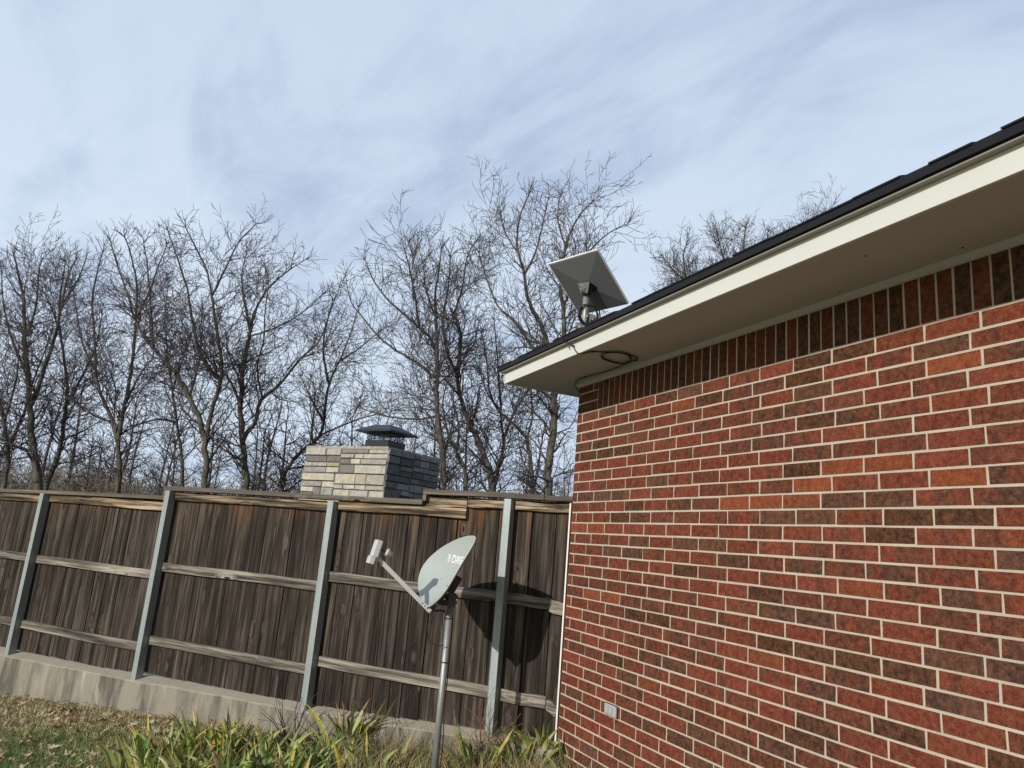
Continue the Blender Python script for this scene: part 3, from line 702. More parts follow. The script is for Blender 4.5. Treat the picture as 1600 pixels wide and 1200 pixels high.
# rivets on the reflector
m = MBd()
for q in ((690, 905), (665, 933)):
    a, b = dish_surf(*q); c_ = dpt(a, b, rfrac(a, b), .003); m = MBd(); m.obox(c_, DH*.006, DU*.006, DN*.002); m.build('rivet', MBOLT, sdish)
# arm
aA = D0+DH*0+DU*dish_hit(665, 950)[1]-DU*.015; aA = D0+DU*(min(b for a, b in op)-.02)-DN*.01
aA = at_depth(667, 950, PD-.02)
armv = (DN*.55+DU*.11); LN = at_depth(590.5, 872.5, aA.y-.11)
m = MBd(); dv = (LN-aA); ax = dv.normalized(); side = DH; upn = ax.cross(side).normalized()
st0 = aA-ax*.035
m.obox((st0+LN)/2, (LN-st0)/2, side*.011, upn*.015); m.build('feed_arm', MLNB, sdish, bevel=.003)
m = MBd()
for t in (.06, .11, .16): 
    m = MBd(); m.obox(aA+dv*(t-.06)*1.0-ax*.0+side*.0115, ax*.004, upn*.004, side*.0008); m.build('screw', MDARK, sdish)
# foot bracket where the arm meets the dish
m = MBd(); foot = at_depth(675, 948, PD+.02); m.obox(foot, DH*.03, DU*.022, DN*.018); m.build('arm_bracket', MDARK, sdish, bevel=.004)
# receiver head (feed unit)
hdc = at_depth(588.3, 857.0, LN.y-.01)
fax = (dpt(cu, cv, 0)-hdc).normalized(); hu = (DU*.93+DN*.25).normalized(); hh = DH; hn = hh.cross(hu).normalized()
if hn.dot(fax) < 0: hn = -hn
m = MBd(); m.obox(hdc, hh*.046, hu*.058, hn*.023); m.build('receiver_head', MLNB, sdish, bevel=.008)
m = MBd(); m.obox(hdc-hu*.083-hn*.012, hh*.05, hu*.026, hn*.019); m.build('receiver_foot', MLNB, sdish, bevel=.005)
m = MBd(); f0 = hdc+hn*.02+hu*.008; fd_ = (hn*.85+hh*.0-hu*.18).normalized()
m.tube([f0, f0+fd_*.05], .011, 14); m.build('feed_neck', MPLATE, sdish, smooth=False)
m = MBd(); m.tube([f0+fd_*.048, f0+fd_*.056, f0+fd_*.060, f0+fd_*.078, f0+fd_*.083, f0+fd_*.100], [.020, .030, .030, .022, .019, .017], 20); m.build('feed_horn', MLNB, sdish, smooth=True)
m = MBd(); m.obox((LN+hdc)/2-hu*.035, hh*.014, (LN-hdc)*.3, hn*.012); m.build('arm_clip', MLNB, sdish, bevel=.003)
c1 = LN-hu*.012; m = MBd(); m.tube([c1, c1-Vector((0, 0, .03))+ax*-.02, c1-Vector((0, 0, .055))-ax*.045], .003, 6); m.build('drip_cable', MBLK, sdish)
# pole mount bracket
m = MBd()
def PX(x, y, d=0): return at_depth(x, y, PD+.06+d)
def plate(poly, d0, d1, mm=m):
    i = len(mm.v); n = len(poly); mm.v += [PX(x, y, d0) for x, y in poly]+[PX(x, y, d1) for x, y in poly]
    mm.face(tuple(i+k for k in range(n))[::-1]); mm.face(tuple(i+n+k for k in range(n)))
    for k in range(n): mm.face((i+k, i+(k+1) % n, i+n+(k+1) % n, i+n+k))
plate([(700, 926), (716, 927), (713, 949), (700, 948)], -.045, -.035); plate([(700, 926), (716, 927), (713, 949), (700, 948)], .035, .045)
plate([(684, 941), (691, 932), (700, 926), (701, 946), (692, 947), (684, 944)], .05, .058); plate([(684, 941), (691, 932), (700, 926), (701, 946), (692, 947)], .09, .098)
plate([(694, 931), (698.5, 914), (703.5, 913), (704.5, 919), (698, 933)], .0, .05)
m.build('pole_bracket', MDARK, sdish, bevel=.003)
m = MBd(); bc = dpt(cu, cv, 0, -.045); m.obox(bc-DU*.07, DH*.055, DU*.08, DN*.022); m.build('back_plate', MDARK, sdish, bevel=.006)
m = MBd()
for (x, y) in ((714.3, 928), (713.8, 937), (713, 946.5), (699.5, 926.5), (694.5, 936)):
    m = MBd(); q = PX(x, y, -.05); m.tube([q, q+Vector((0, -.008, 0))], .0055, 8); m.build('bolt', MBOLT, sdish)
def smoothpts(P, n=8):
    res = []
    P = [Vector(p) for p in P]; P = [P[0]]+P+[P[-1]]
    for i in range(1, len(P)-2):
        p0, p1, p2, p3 = P[i-1:i+3]
        for k in range(n):
            t = k/n; res.append(.5*((2*p1)+(-p0+p2)*t+(2*p0-5*p1+4*p2-p3)*t*t+(-p0+3*p1-3*p2+p3)*t**3))
    res.append(P[-2]); return res
m = MBd(); m.tube(smoothpts([PX(x, y, -.06) for x, y in ((668, 953), (680, 954), (690, 954), (695, 957), (698, 960))]), .0055, 8)
m.tube(smoothpts([PX(x, y, -.05) for x, y in ((697, 955), (686, 954), (677, 961), (670, 973), (667.5, 986), (670, 998), (677, 1006), (686, 1009.5), (694, 1008))]), .0032, 8)
pc = PX(697, 962, .03); m.tube(smoothpts([PX(706, 950, .03), (ptop.x+.027, ptop.y+.01, 1.1), (ptop.x+.03, ptop.y+.01, .8), (ptop.x+.028, ptop.y, .55), (ptop.x+.04, ptop.y, .3), (ptop.x+.03, ptop.y, .02)]), .0035, 8)
m.build('coax_cable', MBLK, sdish, smooth=True)

# ------------------------------------------------------------------ flat antenna on the roof
RD = 5.95
def roof_pt(uu, o): return W(uu, o, ze+th+(OUT+EO-o)*SL)
anc = at_depth(919.5, 443, RD)
kk = RD/FPX
X3, U3, W3 = [Vector(v) for v in (RT, UP, fw)]
E1 = (X3*74+U3*12.5-W3*62)*kk; E2 = (X3*57-U3*79+W3*52)*kk; NN = E1.cross(E2).normalized()
if NN.dot(W3) < 0: NN = -NN
# base point on the roof under the mast
bx = at_depth(916, 500, RD); uo = (np.array([bx.x, bx.y])-C); ub, ob = float(uo@WD), float(uo@WN); base_r = W(ub, ob, ze+th+max(0, (OUT+EO-ob))*SL)
ant = thing('flat_antenna', 'dark grey square internet antenna seen from below, standing on the roof edge', 'antenna', tuple(base_r))
m = MBd(); t2 = NN*.004
cs = [anc-E1/2-E2/2, anc+E1/2-E2/2, anc+E1/2+E2/2, anc-E1/2+E2/2]
def ring(scale, off): return [anc+(c-anc)*scale+NN*off for c in cs]
layers = [ring(.15, -.034), ring(.2, -.033), ring(.96, -.010), ring(.985, -.008)]
i = 0; m.v = sum(layers, [])
m.face((0, 1, 2, 3))
for k in range(len(layers)-1):
    for j in range(4): a, b = 4*k+j, 4*k+(j+1) % 4; m.face((a, b, b+4, a+4))
m.build('back_shell', MPANEL, ant)
m = MBd(); a_, b_2 = ring(1.0, -.0075), ring(1.0, .010); m.v = a_+b_2; m.face((0, 1, 2, 3)); m.face((7, 6, 5, 4))
for j in range(4): m.face((j, (j+1) % 4, 4+(j+1) % 4, 4+j))
m.build('front_panel', MPANW, ant, bevel=.003)
# neck block
m = MBd()
def AQ(x, y, d): return at_depth(x, y, RD+d)
topn = [AQ(902, 442.5, -.07), AQ(921, 440.5, -.12), AQ(936, 450, -.02), AQ(912, 450, .02)]
botn = [AQ(906.5, 457, -.10), AQ(918, 458.5, -.125), AQ(927.5, 456.5, -.04), AQ(915, 455, .0)]
m.v = topn+[p-NN*0 for p in botn]; m.face((0, 1, 2, 3)); m.face((7, 6, 5, 4))
for j in range(4): m.face((j, (j+1) % 4, 4+(j+1) % 4, 4+j))
m.build('neck', MNECK, ant)
m = MBd(); q0 = AQ(916.5, 455, -.05); q1 = AQ(916.5, 461, -.05); m.tube([q0, q1], .038, 16); m.build('collar', MNECK, ant)
m = MBd(); q2 = AQ(916.3, 458, -.05); mb = Vector((q2.x, q2.y, base_r.z+.03)); m.tube([mb, q2], .0265, 20); m.build('mast', MMAST, ant, smooth=True)
m = MBd(); p0 = AQ(907.5, 446, -.035)
for (x, y) in ((908, 445.8), (912, 446.5), (907.5, 450.8), (911.5, 451.8)): 
    m = MBd(); q = AQ(x, y, -.148); m.tube([q, q+Vector((0, .02, 0))], .006 if x < 910 else .004, 8); m.build('connector_pin', MBOLT, ant)
# pivot plate and foot on the roof
m = MBd(); pv = AQ(921, 505, -.03); wd3 = Vector((WD[0], WD[1], 0)); wn3 = Vector((WN[0], WN[1], 0))
nP = 24; i = 0
dirv = (Vector((0, EYE*0, 0))+Vector((-pv.x, -pv.y, 0))).normalized(); sidev = Vector((0, 0, 1)).cross(dirv)
m.tube([pv-dirv*-.0, pv+dirv*.012], .082, 28); m.tube([pv-dirv*.075, pv-dirv*.063], .082, 28)
m.build('pivot_plate', MPLATE, ant)
m = MBd(); rp = roof_pt(ub, ob); slope_v = Vector((0, 0, 1)) 
tang = (W(0, -.1, .1*SL)-W(0, 0, 0)).normalized(); nrm = wd3.cross(tang); nrm = nrm if nrm.z > 0 else -nrm
m.obox(rp+nrm*.006+wd3*0, wd3*.11, tang*.085, nrm*.004); m.build('foot_plate', MPLATE, ant, bevel=.004)
m = MBd(); q = AQ(904, 512, -.02); m.obox(q, sidev*.03, dirv*.02, Vector((0, 0, .045))); m.build('base_bracket', MPLATE, ant, bevel=.01)
m = MBd()
for (x, y, r) in ((917, 494, .010), (905, 510.5, .012), (926, 499.5, .006)):
    m = MBd(); q = AQ(x, y, -.115); m.tube([q, q+Vector((0, -.012, 0))], r, 8); m.build('bolt', MBOLT, ant)
# coil of cable hanging on the mast
coil = MBd(); cc = AQ(919.5, 493.5, -.16)
P = []
for k in range(150):
    a = k/150*2*math.pi*4.2+2.2; rr = .074+.006*math.sin(k*.21)+.003*math.sin(k*.9); lap = k/150
    P.append(cc+X3*math.cos(a)*rr*1.0*(1+.06*lap)+U3*math.sin(a)*rr*1.16+Vector((0, -1, 0))*(.012*math.sin(a*.5+1)+.02*lap)+X3*(.012*math.sin(lap*9)))
coil.tube(P, .0068, 6)
co_ = coil.build('cable_coil', MBLK, smooth=True); tag(co_, 'coiled black cable looped round the mast of the flat roof antenna', 'cable coil')
# cable run over the eave and under the soffit
m = MBd()
P = [AQ(908, 508, -.09), AQ(900, 511, -.06), AQ(890, 514.5, -.02)]
P += [W(0, 0, 0)*0+on_wall(878, 527.5, OUT+EO+.012), on_wall(884, 533, OUT+.045), on_wall(890, 537.5, OUT+.02), on_wall(896, 541, OUT+.008), on_wall(897.5, 545, OUT+.005), on_wall(900, 549, OUT+.005), on_wall(903.5, 552.3, OUT+.005)]
sof = [(905.5, 552.5), (912, 552.3), (920, 550.2), (927, 549.4), (945, 550), (965, 550.5), (978, 553), (986, 557.5), (987, 562), (983, 566), (972, 567.5), (958, 565), (946, 561), (940, 557.5), (941, 554), (950, 551.4), (966, 551), (979, 554), (984, 559), (983.5, 563.5), (978, 567.2), (968, 568.0), (956, 566), (944, 561.5), (939.5, 557), (944, 552.6), (958, 550.5), (974, 551.5), (988, 555.5), (995, 559), (996, 561.5), (992, 563.3), (985, 565.5), (978, 568.5), (968, 572.5), (957, 577), (946, 580.5), (934, 584), (922, 587), (912, 590), (905, 593), (900.5, 596.5), (899, 599.5), (900.5, 603)]
zz0 = 1.338
for k, (x, y) in enumerate(sof): P.append(at_z(x, y, zz0 - .003*((k//7) % 3) - (0.004 if 5 < k < 34 else 0)))
P.append(W(-.012, .02, 1.30)); P.append(W(-.02, -.03, 1.24)); P.append(W(-.02, -.10, .9))
m.tube(smoothpts(P, 5), .0042, 7)
for q in (P[6], at_z(926, 549.6, zz0), at_z(994, 562.8, zz0), at_z(941, 558.5, zz0), at_z(913.5, 589.5, zz0)):
    m.obox(q, (.007, 0, 0), (0, .007, 0), (0, 0, .006))
ec = m.build('eave_cable', MBLK, smooth=True); tag(ec, 'thin black cable crossing the cream fascia and coiled flat under the soffit', 'cable')

# ------------------------------------------------------------------ bare trees
class Seg:
    def __init__(s): s.a = []; s.b = []; s.ra = []; s.rb = []
    def add(s, p, q, r0, r1): s.a.append(p); s.b.append(q); s.ra.append(r0); s.rb.append(r1)
    def arrays(s): return np.array(s.a), np.array(s.b), np.array(s.ra), np.array(s.rb)
def seg_mesh(name, A, B, ra, rb, mat, sides=3):
    n = len(A); d = B-A; ln = np.linalg.norm(d, axis=1, keepdims=True); d = d/np.maximum(ln, 1e-6)
    ref = np.where(np.abs(d[:, 2:3]) < .9, np.array([[0, 0, 1.]]), np.array([[1., 0, 0]])); x = np.cross(d, ref); x /= np.linalg.norm(x, axis=1, keepdims=True); y = np.cross(d, x)
    V = np.zeros((n, 2*sides, 3))
    for k in range(sides):
        a = 2*math.pi*k/sides; o = x*math.cos(a)+y*math.sin(a)
        V[:, k] = A+o*ra[:, None]; V[:, sides+k] = B+o*rb[:, None]
    me = bpy.data.meshes.new(name); me.vertices.add(n*2*sides); me.vertices.foreach_set('co', V.astype(np.float32).ravel())
    q = np.array([[k, (k+1) % sides, sides+(k+1) % sides, sides+k] for k in range(sides)])
    idx = (q[None]+(np.arange(n)*2*sides)[:, None, None]).reshape(-1)
    nf = n*sides; me.loops.add(nf*4); me.loops.foreach_set('vertex_index', idx.astype(np.int32)); me.polygons.add(nf)
    me.polygons.foreach_set('loop_start', (np.arange(nf)*4).astype(np.int32)); me.polygons.foreach_set('loop_total', np.full(nf, 4, np.int32))
    me.polygons.foreach_set('use_smooth', np.ones(nf, bool)); me.materials.append(mat); me.update(); me.validate(); return me
def rnd3(s=1.0): return np.array([random.gauss(0, s), random.gauss(0, s), random.gauss(0, s)])
def unit(v): return v/(np.linalg.norm(v)+1e-9)
def grow(S, p, d, Ln, r, lvl, upb=.10, rmin=.0055, step=.32):
    n = max(2, int(Ln/step)); sl = Ln/n; pos = p; kids = []
    bend = rnd3(.07)
    for k in range(n):
        t = (k+1)/n; d = unit(d+rnd3(.19)+bend+np.array([0, 0, upb])); q = pos+d*sl; r2 = max(rmin, r*(1-.75*t)); r1 = max(rmin, r*(1-.75*(k/n)))
        S.add(pos, q, r1, r2); pos = q
        if lvl > 0 and t > .12:
            for _ in range(2 if random.random() < .5 else 1):
                kids.append((pos, d, t, r2))
    if lvl > 0:
        for (kp, kd, t, kr) in kids:
            ax = unit(np.cross(kd, rnd3()))
            ang = U(.5, 1.0); nd_ = unit(kd*math.cos(ang)+ax*math.sin(ang)); ln2 = Ln*U(.32, .62)*(1-.45*t)
            if ln2 > .2: grow(S, kp, nd_, ln2, kr*.62, lvl-1, upb, rmin, step)
def limb_points(P):
    P = [Vector(p) for p in P]; return [np.array(v) for v in smoothpts(P, 5)]
def make_tree(name, depth, limbs, label, dens=1.0, group=None, lv=3, tl=2.5):
    """limbs: list of (pixel path, start width px, end width px); the first is the trunk"""
    TR = MBd(); S = Seg(); base = None
    ph = U(0, 6)
    for li, (path, w0, w1) in enumerate(limbs):
        pts3 = []
        zoff = U(-1.2, 1.2) if li else 0
        for k, (x, y) in enumerate(path):
            t = k/(len(path)-1); dd = depth+zoff*t*1.5+(0 if li == 0 else 0); pts3.append(at_depth(x, y, dd))
        if li == 0:
            b = pts3[0]; g0 = Vector((b.x+.1, b.y, ground(b.x)-.1)); pts3 = [g0]+pts3; base = g0
        pp = limb_points(pts3); n = len(pp); r0 = .9*w0/2*depth/FPX; r1 = .62*w1/2*depth/FPX
        rad = [r0+(r1-r0)*(k/(n-1))**.8 for k in range(n)]
        pv = [Vector(p)+Vector(rnd3(rad[k]*.18)) for k, p in enumerate(pp)]
        if li == 0: rad[0] *= 1.25
        TR.tube(pv, rad, 8, True)
        # side branches
        acc = 0; total = sum(np.linalg.norm(pp[k+1]-pp[k]) for k in range(n-1)); run = 0
        for k in range(n-1):
            d = pp[k+1]-pp[k]; ln = np.linalg.norm(d); run += ln; t = run/total; d = d/ln
            if pp[k][2] < ground(0)+2.2: continue
            acc += ln*dens*6.0*(0.55+.8*t)
            while acc > 1:
                acc -= 1; ax = unit(np.cross(d, rnd3())); ang = U(.6, 1.3); nd_ = unit(d*math.cos(ang)+ax*math.sin(ang)+np.array([0, 0, .05]))
                Lb = tl*U(.4, 1.15)*(1.15-.88*t)*(1.55 if R() < .12 else 1); grow(S, pp[k]+d*U(0, ln), nd_, Lb, max(.012, rad[k]*U(.22, .4)), lv, .10, .0066, .27)
        nm = int(total*dens/1.5*(1.0 if li == 0 else .6))
        for _ in range(nm):
            k = min(n-2, int(n*U(.22 if li == 0 else .05, .8)))
            if pp[k][2] < ground(0)+2.4: continue
            d = unit(pp[k+1]-pp[k]); ax = unit(np.cross(d, rnd3())); ang = U(.6, 1.25); hgt_ = pp[k][2]/11
            grow(S, pp[k], unit(d*math.cos(ang)+ax*math.sin(ang)), U(2.2, 4.2)*(1.15-.75*min(1, hgt_)), max(.018, min(.045, rad[k]*.5)), 3, .07, .0066, .3)
        d = unit(pp[-1]-pp[-3]); 
        for _ in range(6): grow(S, pp[-1], unit(d+rnd3(.5)), tl*U(.16, .3), r1*.8, 2, .06, .0066, .2)
    e = thing(name, label, 'tree', tuple(base), group)
    TR.build('trunk', MBARK, e, smooth=True)
    A_, B_, ra, rb = S.arrays(); me = seg_mesh('crown', A_, B_, ra, rb, MTWIG); o = bpy.data.objects.new('crown', me); COL.objects.link(o); put(o, e)
    return e, len(A_)
TREES = [
 (26, [([(60, 768), (50, 690), (44, 600), (39, 530), (37, 470), (28, 425), (22, 400)], 17, 3), ([(46, 640), (75, 560), (92, 500), (104, 440), (118, 405)], 8, 2.5), ([(44, 590), (22, 540), (6, 480), (2, 420)], 6, 2), ([(39, 530), (56, 480), (60, 430), (66, 405)], 5, 2)], 'bare tree at the far left edge of the photo, forked low above the fence'),
 (28, [([(70, 768), (88, 720), (98, 670), (105, 610), (100, 562), (92, 500), (96, 450), (102, 410)], 11, 2.5), ([(100, 640), (128, 590), (150, 540), (160, 490)], 6, 2), ([(97, 530), (80, 480), (60, 440)], 4, 2), ([(94, 480), (120, 440), (134, 405)], 4, 2)], 'slim bare tree second from the left, straight dark stem behind the fence'),
 (25, [([(184, 768), (185, 700), (176, 660), (164, 630), (151, 594), (148, 530), (144, 470), (152, 425), (160, 395)], 11, 2.5), ([(184, 690), (190, 656), (203, 594), (211, 520), (214, 450), (205, 400), (195, 370)], 9, 2.5), ([(150, 580), (130, 540), (120, 490), (112, 440)], 5, 2), ([(212, 500), (232, 460), (246, 420), (262, 380)], 5, 2), ([(196, 630), (222, 580), (240, 560)], 5, 2)], 'bare tree with two tall stems in a narrow V, left of the stepped fence post'),
 (24, [([(319, 768), (321, 700), (312, 655), (298, 625), (282, 594), (262, 568), (240, 545), (222, 520), (208, 490), (196, 450), (182, 410), (172, 375)], 13, 2.5), ([(322, 690), (331, 640), (346, 590), (344, 545), (336, 500), (331, 465), (322, 420), (302, 380), (290, 355)], 9, 2.5), ([(345, 592), (325, 574), (309, 540), (301, 500), (292, 450), (276, 400), (262, 360)], 8, 2.5), ([(331, 462), (352, 420), (372, 380), (400, 350)], 5, 2), ([(240, 545), (236, 490), (232, 430), (225, 380)], 5, 2), ([(296, 620), (310, 570), (316, 520), (318, 500)], 6, 2)], 'large bare tree with crossing S-curved limbs, tallest left of the chimney'),
 (25, [([(383, 768), (380, 700), (376, 640), (379, 580), (388, 530), (392, 512)], 14, 8), ([(392, 514), (402, 480), (420, 450), (448, 425), (478, 405)], 6, 2), ([(391, 516), (382, 470), (378, 430), (385, 395)], 6, 2), ([(378, 690), (400, 655), (408, 625), (435, 602), (468, 562), (500, 530), (520, 470)], 9, 2.5), ([(392, 525), (430, 512), (470, 490), (505, 460)], 4, 2), ([(378, 640), (362, 600), (345, 575)], 6, 4), ([(410, 622), (402, 575), (412, 530), (414, 490), (420, 440)], 4, 2)], 'bare tree with a bowl of rising limbs and one long arm reaching right'),
 (29, [([(284, 768), (282, 700), (276, 660), (268, 600), (262, 550), (258, 500), (262, 450)], 8, 2), ([(276, 660), (250, 655), (225, 660), (200, 668)], 5, 2), ([(270, 610), (285, 560), (300, 520)], 4, 2)], 'thin bare tree with a flat side branch, between two larger trees'),
 (27, [([(440, 768), (446, 738), (468, 708), (500, 680), (508, 640), (514, 600), (534, 556), (548, 520), (560, 480)], 9, 2.5), ([(506, 660), (485, 620), (470, 590)], 5, 2), ([(514, 600), (505, 550), (512, 500), (530, 450)], 5, 2), ([(530, 565), (560, 545), (590, 520)], 4, 2), ([(500, 680), (560, 655), (620, 640)], 4, 1.5)], 'leaning bare tree rising just left of the stone chimney'),
 (24, [([(693, 768), (690, 705), (684, 650), (682, 610), (684, 575), (676, 535), (655, 512), (630, 490), (606, 468), (585, 440), (570, 405)], 13, 2.5), ([(684, 572), (682, 510), (680, 460), (686, 420), (690, 390)], 8, 2.5), ([(680, 590), (650, 566), (620, 548), (594, 528), (570, 500), (548, 470), (540, 430)], 6, 2), ([(655, 512), (648, 460), (640, 420), (632, 390)], 5, 2), ([(684, 650), (650, 655), (600, 650), (560, 635)], 5, 2), ([(682, 500), (665, 450), (662, 410)], 4, 2)], 'bare tree with a fan of fine limbs, directly right of the chimney'),
 (25, [([(769, 768), (757, 715), (742, 680), (731, 656), (718, 612), (712, 581), (699, 550), (692, 500), (700, 450), (704, 400)], 14, 2.5), ([(715, 590), (719, 540), (717, 510), (709, 492)], 9, 7), ([(709, 494), (722, 450), (728, 410), (738, 385)], 4, 2), ([(712, 560), (740, 540), (748, 500)], 4, 2)], 'bare tree with a thick trunk slanting left, its upper stub broken off'),
 (23, [([(856, 768), (857, 725), (865, 670), (866, 620), (862, 560), (850, 520), (838, 495), (825, 468), (819, 430), (808, 385), (812, 340), (826, 305)], 17, 3), ([(866, 600), (878, 550), (881, 515), (880, 480), (876, 445), (884, 385), (900, 345), (925, 315)], 12, 3), ([(850, 535), (834, 545), (819, 522), (796, 495), (778, 478), (762, 440), (748, 395)], 8, 2.5), ([(880, 478), (900, 440), (915, 400), (950, 365), (980, 350)], 5, 2), ([(819, 430), (838, 390), (850, 340), (858, 305)], 5, 2), ([(884, 385), (872, 345), (874, 310)], 4, 2), ([(812, 400), (790, 365), (780, 335)], 4, 2)], 'tallest bare tree, its thick grey trunk passing behind the eave and roof antenna'),
 (26, [([(831, 768), (826, 700), (815, 675), (797, 658), (778, 640), (765, 610), (760, 560), (752, 520)], 9, 2.5), ([(822, 690), (832, 650), (830, 610), (840, 580)], 5, 2), ([(797, 658), (812, 630), (835, 600), (860, 585)], 5, 2)], 'bare tree with a knobbly bent trunk, just left of the thick grey trunk'),
 (27, [([(772, 768), (786, 705), (784, 660), (780, 600), (776, 545), (772, 500)], 8, 2), ([(786, 690), (800, 650), (815, 610)], 5, 2), ([(782, 640), (762, 615), (750, 580)], 4, 2)], 'thin upright bare tree whose stem meets the slanting trunk at fence height'),
 (26, [([(728, 768), (724, 730), (710, 700), (698, 670), (692, 630), (700, 590)], 8, 3), ([(715, 705), (716, 660), (706, 620)], 5, 2)], 'short dark bare tree between two taller trunks right of the chimney'),
 (30, [([(1135, 800), (1140, 680), (1138, 560), (1142, 500), (1150, 440), (1160, 395), (1165, 355)], 16, 3), ([(1138, 520), (1110, 480), (1085, 450), (1055, 425), (1035, 400)], 7, 2), ([(1140, 500), (1100, 470), (1075, 440), (1068, 400), (1075, 375)], 6, 2), ([(1142, 500), (1180, 450), (1195, 400), (1200, 360)], 7, 2), ([(1150, 440), (1130, 400), (1120, 360)], 5, 2), ([(1180, 450), (1215, 410), (1232, 375)], 5, 2), ([(1138, 530), (1090, 500), (1060, 470), (1035, 455)], 6, 2)], 'bare tree whose crown alone shows above the roof edge, right of the antenna'),
 (31, [([(1262, 760), (1262, 600), (1264, 480), (1262, 400), (1268, 365), (1276, 350)], 12, 2.5), ([(1262, 420), (1246, 385), (1240, 365)], 4, 2), ([(1263, 400), (1284, 370), (1292, 345)], 4, 2)], 'bare tree with only its topmost twigs showing over the middle of the roof edge'),
 (26, [([(4, 768), (12, 720), (6, 660), (-4, 610), (-10, 540), (-12, 470), (-8, 420)], 11, 2.5), ([(10, 700), (36, 650), (50, 600), (66, 560), (80, 520)], 7, 2), ([(6, 660), (24, 600), (30, 540)], 5, 2)], 'bare tree half outside the left edge with a limb leaning right'),
]
tot = 0
for dpt_, limbs, lab in TREES:
    e, n = make_tree('bare_tree', dpt_, limbs, lab, dens=2.4 if dpt_ == 30 else 1.0); tot += n
# row of further trees: three built, then copied
protos = []
for k in range(3):
    S = Seg(); Tm = MBd(); H = 8.2
    top = np.array([U(-.4, .4), U(-.3, .3), H]); pts = [np.array([0, 0, -.2]), np.array([U(-.15, .15), 0, H*.3]), np.array([U(-.35, .35), U(-.3, .3), H*.6]), top]
    pp = limb_points(pts); n = len(pp); rad = [.13*(1-.8*i/(n-1)) for i in range(n)]; Tm.tube([Vector(p) for p in pp], rad, 7, False)
    for i in range(3, n-1):
        for _ in range(3):
            d = unit(rnd3()*np.array([1, 1, .2])+np.array([0, 0, .55])); grow(S, pp[i], d, U(1.4, 2.9)*(1.15-.6*i/n), .03, 2, .10, .0085)
    grow(S, pp[-1], np.array([0, 0, 1.]), 2.2, .03, 2, .1, .008)
    e = thing('slender_tree', 'slender bare tree in the back rows of the wood behind the fence', 'tree', (0, 0, 0), 'bare trees of the back rows')
    to = Tm.build('trunk', MBARK, e, smooth=True); me = seg_mesh('crown', *S.arrays(), MTWIG); o = bpy.data.objects.new('crown', me); COL.objects.link(o); o.parent = e
    protos.append((e, to, o))
spots = []
rs = random.Random(3)
for row, (dd, cnt, x0_, x1_) in enumerate(((31, 10, -40, 880), (36, 14, -50, 900), (43, 16, -60, 920))):
    for k in range(cnt):
        x = x0_+(x1_-x0_)*(k+rs.uniform(.1, .9))/cnt; spots.append((x, dd+rs.uniform(-2.5, 2.5), rs.uniform(.55, .85)*(dd/30)**.8))
for i, (x, dd, s) in enumerate(spots):
    e0, t0, c0 = protos[i % 3]
    if i < 3: e, t, c = e0, t0, c0
    else:
        e = e0.copy(); t = t0.copy(); c = c0.copy()
        for q in (e, t, c): COL.objects.link(q)
        t.parent = e; c.parent = e
    p = at_depth(x, 760, dd); e.location = (p.x, p.y, ground(p.x)-.1); e.rotation_euler = (0, 0, rs.uniform(0, 6.28)); e.scale = (s*1.1, s*1.1, s)
# thicket of brush along the wood's edge
bushes = []
for k in range(5):
    S = Seg()
    for _ in range(9):
        d = unit(np.array([random.gauss(0, .5), random.gauss(0, .5), 1.0])); grow(S, np.array([random.gauss(0, .25), random.gauss(0, .25), 0]), d, U(1.4, 2.8), .020, 2, .03, .0055, .26)
    bushes.append(S.arrays())
AA, BB, RA, RB = [], [], [], []
for k in range(1150):
    A_, B_, ra, rb = bushes[k % 5]; x = rs.uniform(-80, 960) if k < 950 else rs.uniform(960, 1500); dd = rs.choice([22, 28, 33, 36, 40, 45])+rs.uniform(-2, 2); s = rs.uniform(.7, 1.2)*(1+max(0, dd-28)*.048)
    if dd < 24: s *= .75
    p = at_depth(x, 760, dd); o = np.array([p.x, p.y, ground(p.x)]); a = rs.uniform(0, 6.28); ca_, sa_ = math.cos(a), math.sin(a); Rm = np.array([[ca_, -sa_, 0], [sa_, ca_, 0], [0, 0, 1]])
    AA.append(A_@Rm.T*s+o); BB.append(B_@Rm.T*s+o); RA.append(ra*s); RB.append(rb*s)
MBRUSH = bark_material('brush_bark', (.13, .108, .085), (.36, .31, .25))
me = seg_mesh('thicket', np.concatenate(AA), np.concatenate(BB), np.concatenate(RA), np.concatenate(RB), MBRUSH); th_o = bpy.data.objects.new('thicket', me); COL.objects.link(th_o)
tag(th_o, 'tangled leafless brush filling the foot of the wood behind the fence', 'brush', kind='stuff')
print('twig segments', tot, len(protos), sum(len(a) for a in AA))

# ------------------------------------------------------------------ plants in the bed
def blade(m, base, direc, Ln, wd, bend, col, n=7, tipc=None):
    """sword leaf: folded strip that curves over"""
    d = Vector(direc).normalized(); side = d.cross(Vector((0, 0, 1))); side = side.normalized() if side.length > .05 else Vector((1, 0, 0)); 
    a = U(0, 3.14); side = Matrix.Rotation(a, 3, d)@side; out = d.cross(side)
    h = Vector((d.x, d.y, 0)); h = h.normalized() if h.length > .02 else Vector((U(-1, 1), U(-1, 1), 0)).normalized()
    p = Vector(base); i = len(m.v); m.rn = (R(), 0, 0)
    for k in range(n+1):
        t = k/n; w_ = wd*(1-t**2.6)*(.75+.5*t*(1-t)*2); dd = (d*(1-t*bend*.6)+h*bend*t+Vector((0, 0, -1))*bend*t*t*.8).normalized()
        m.v += [p-side*w_/2, p+out*w_*.12, p+side*w_/2]; p = p+dd*(Ln/n)
    for k in range(n):
        a = i+3*k; tc_ = tipc if (tipc and k >= n-2) else col
        m.cur = tc_; m.face((a, a+1, a+4, a+3)); m.face((a+1, a+2, a+5, a+4))
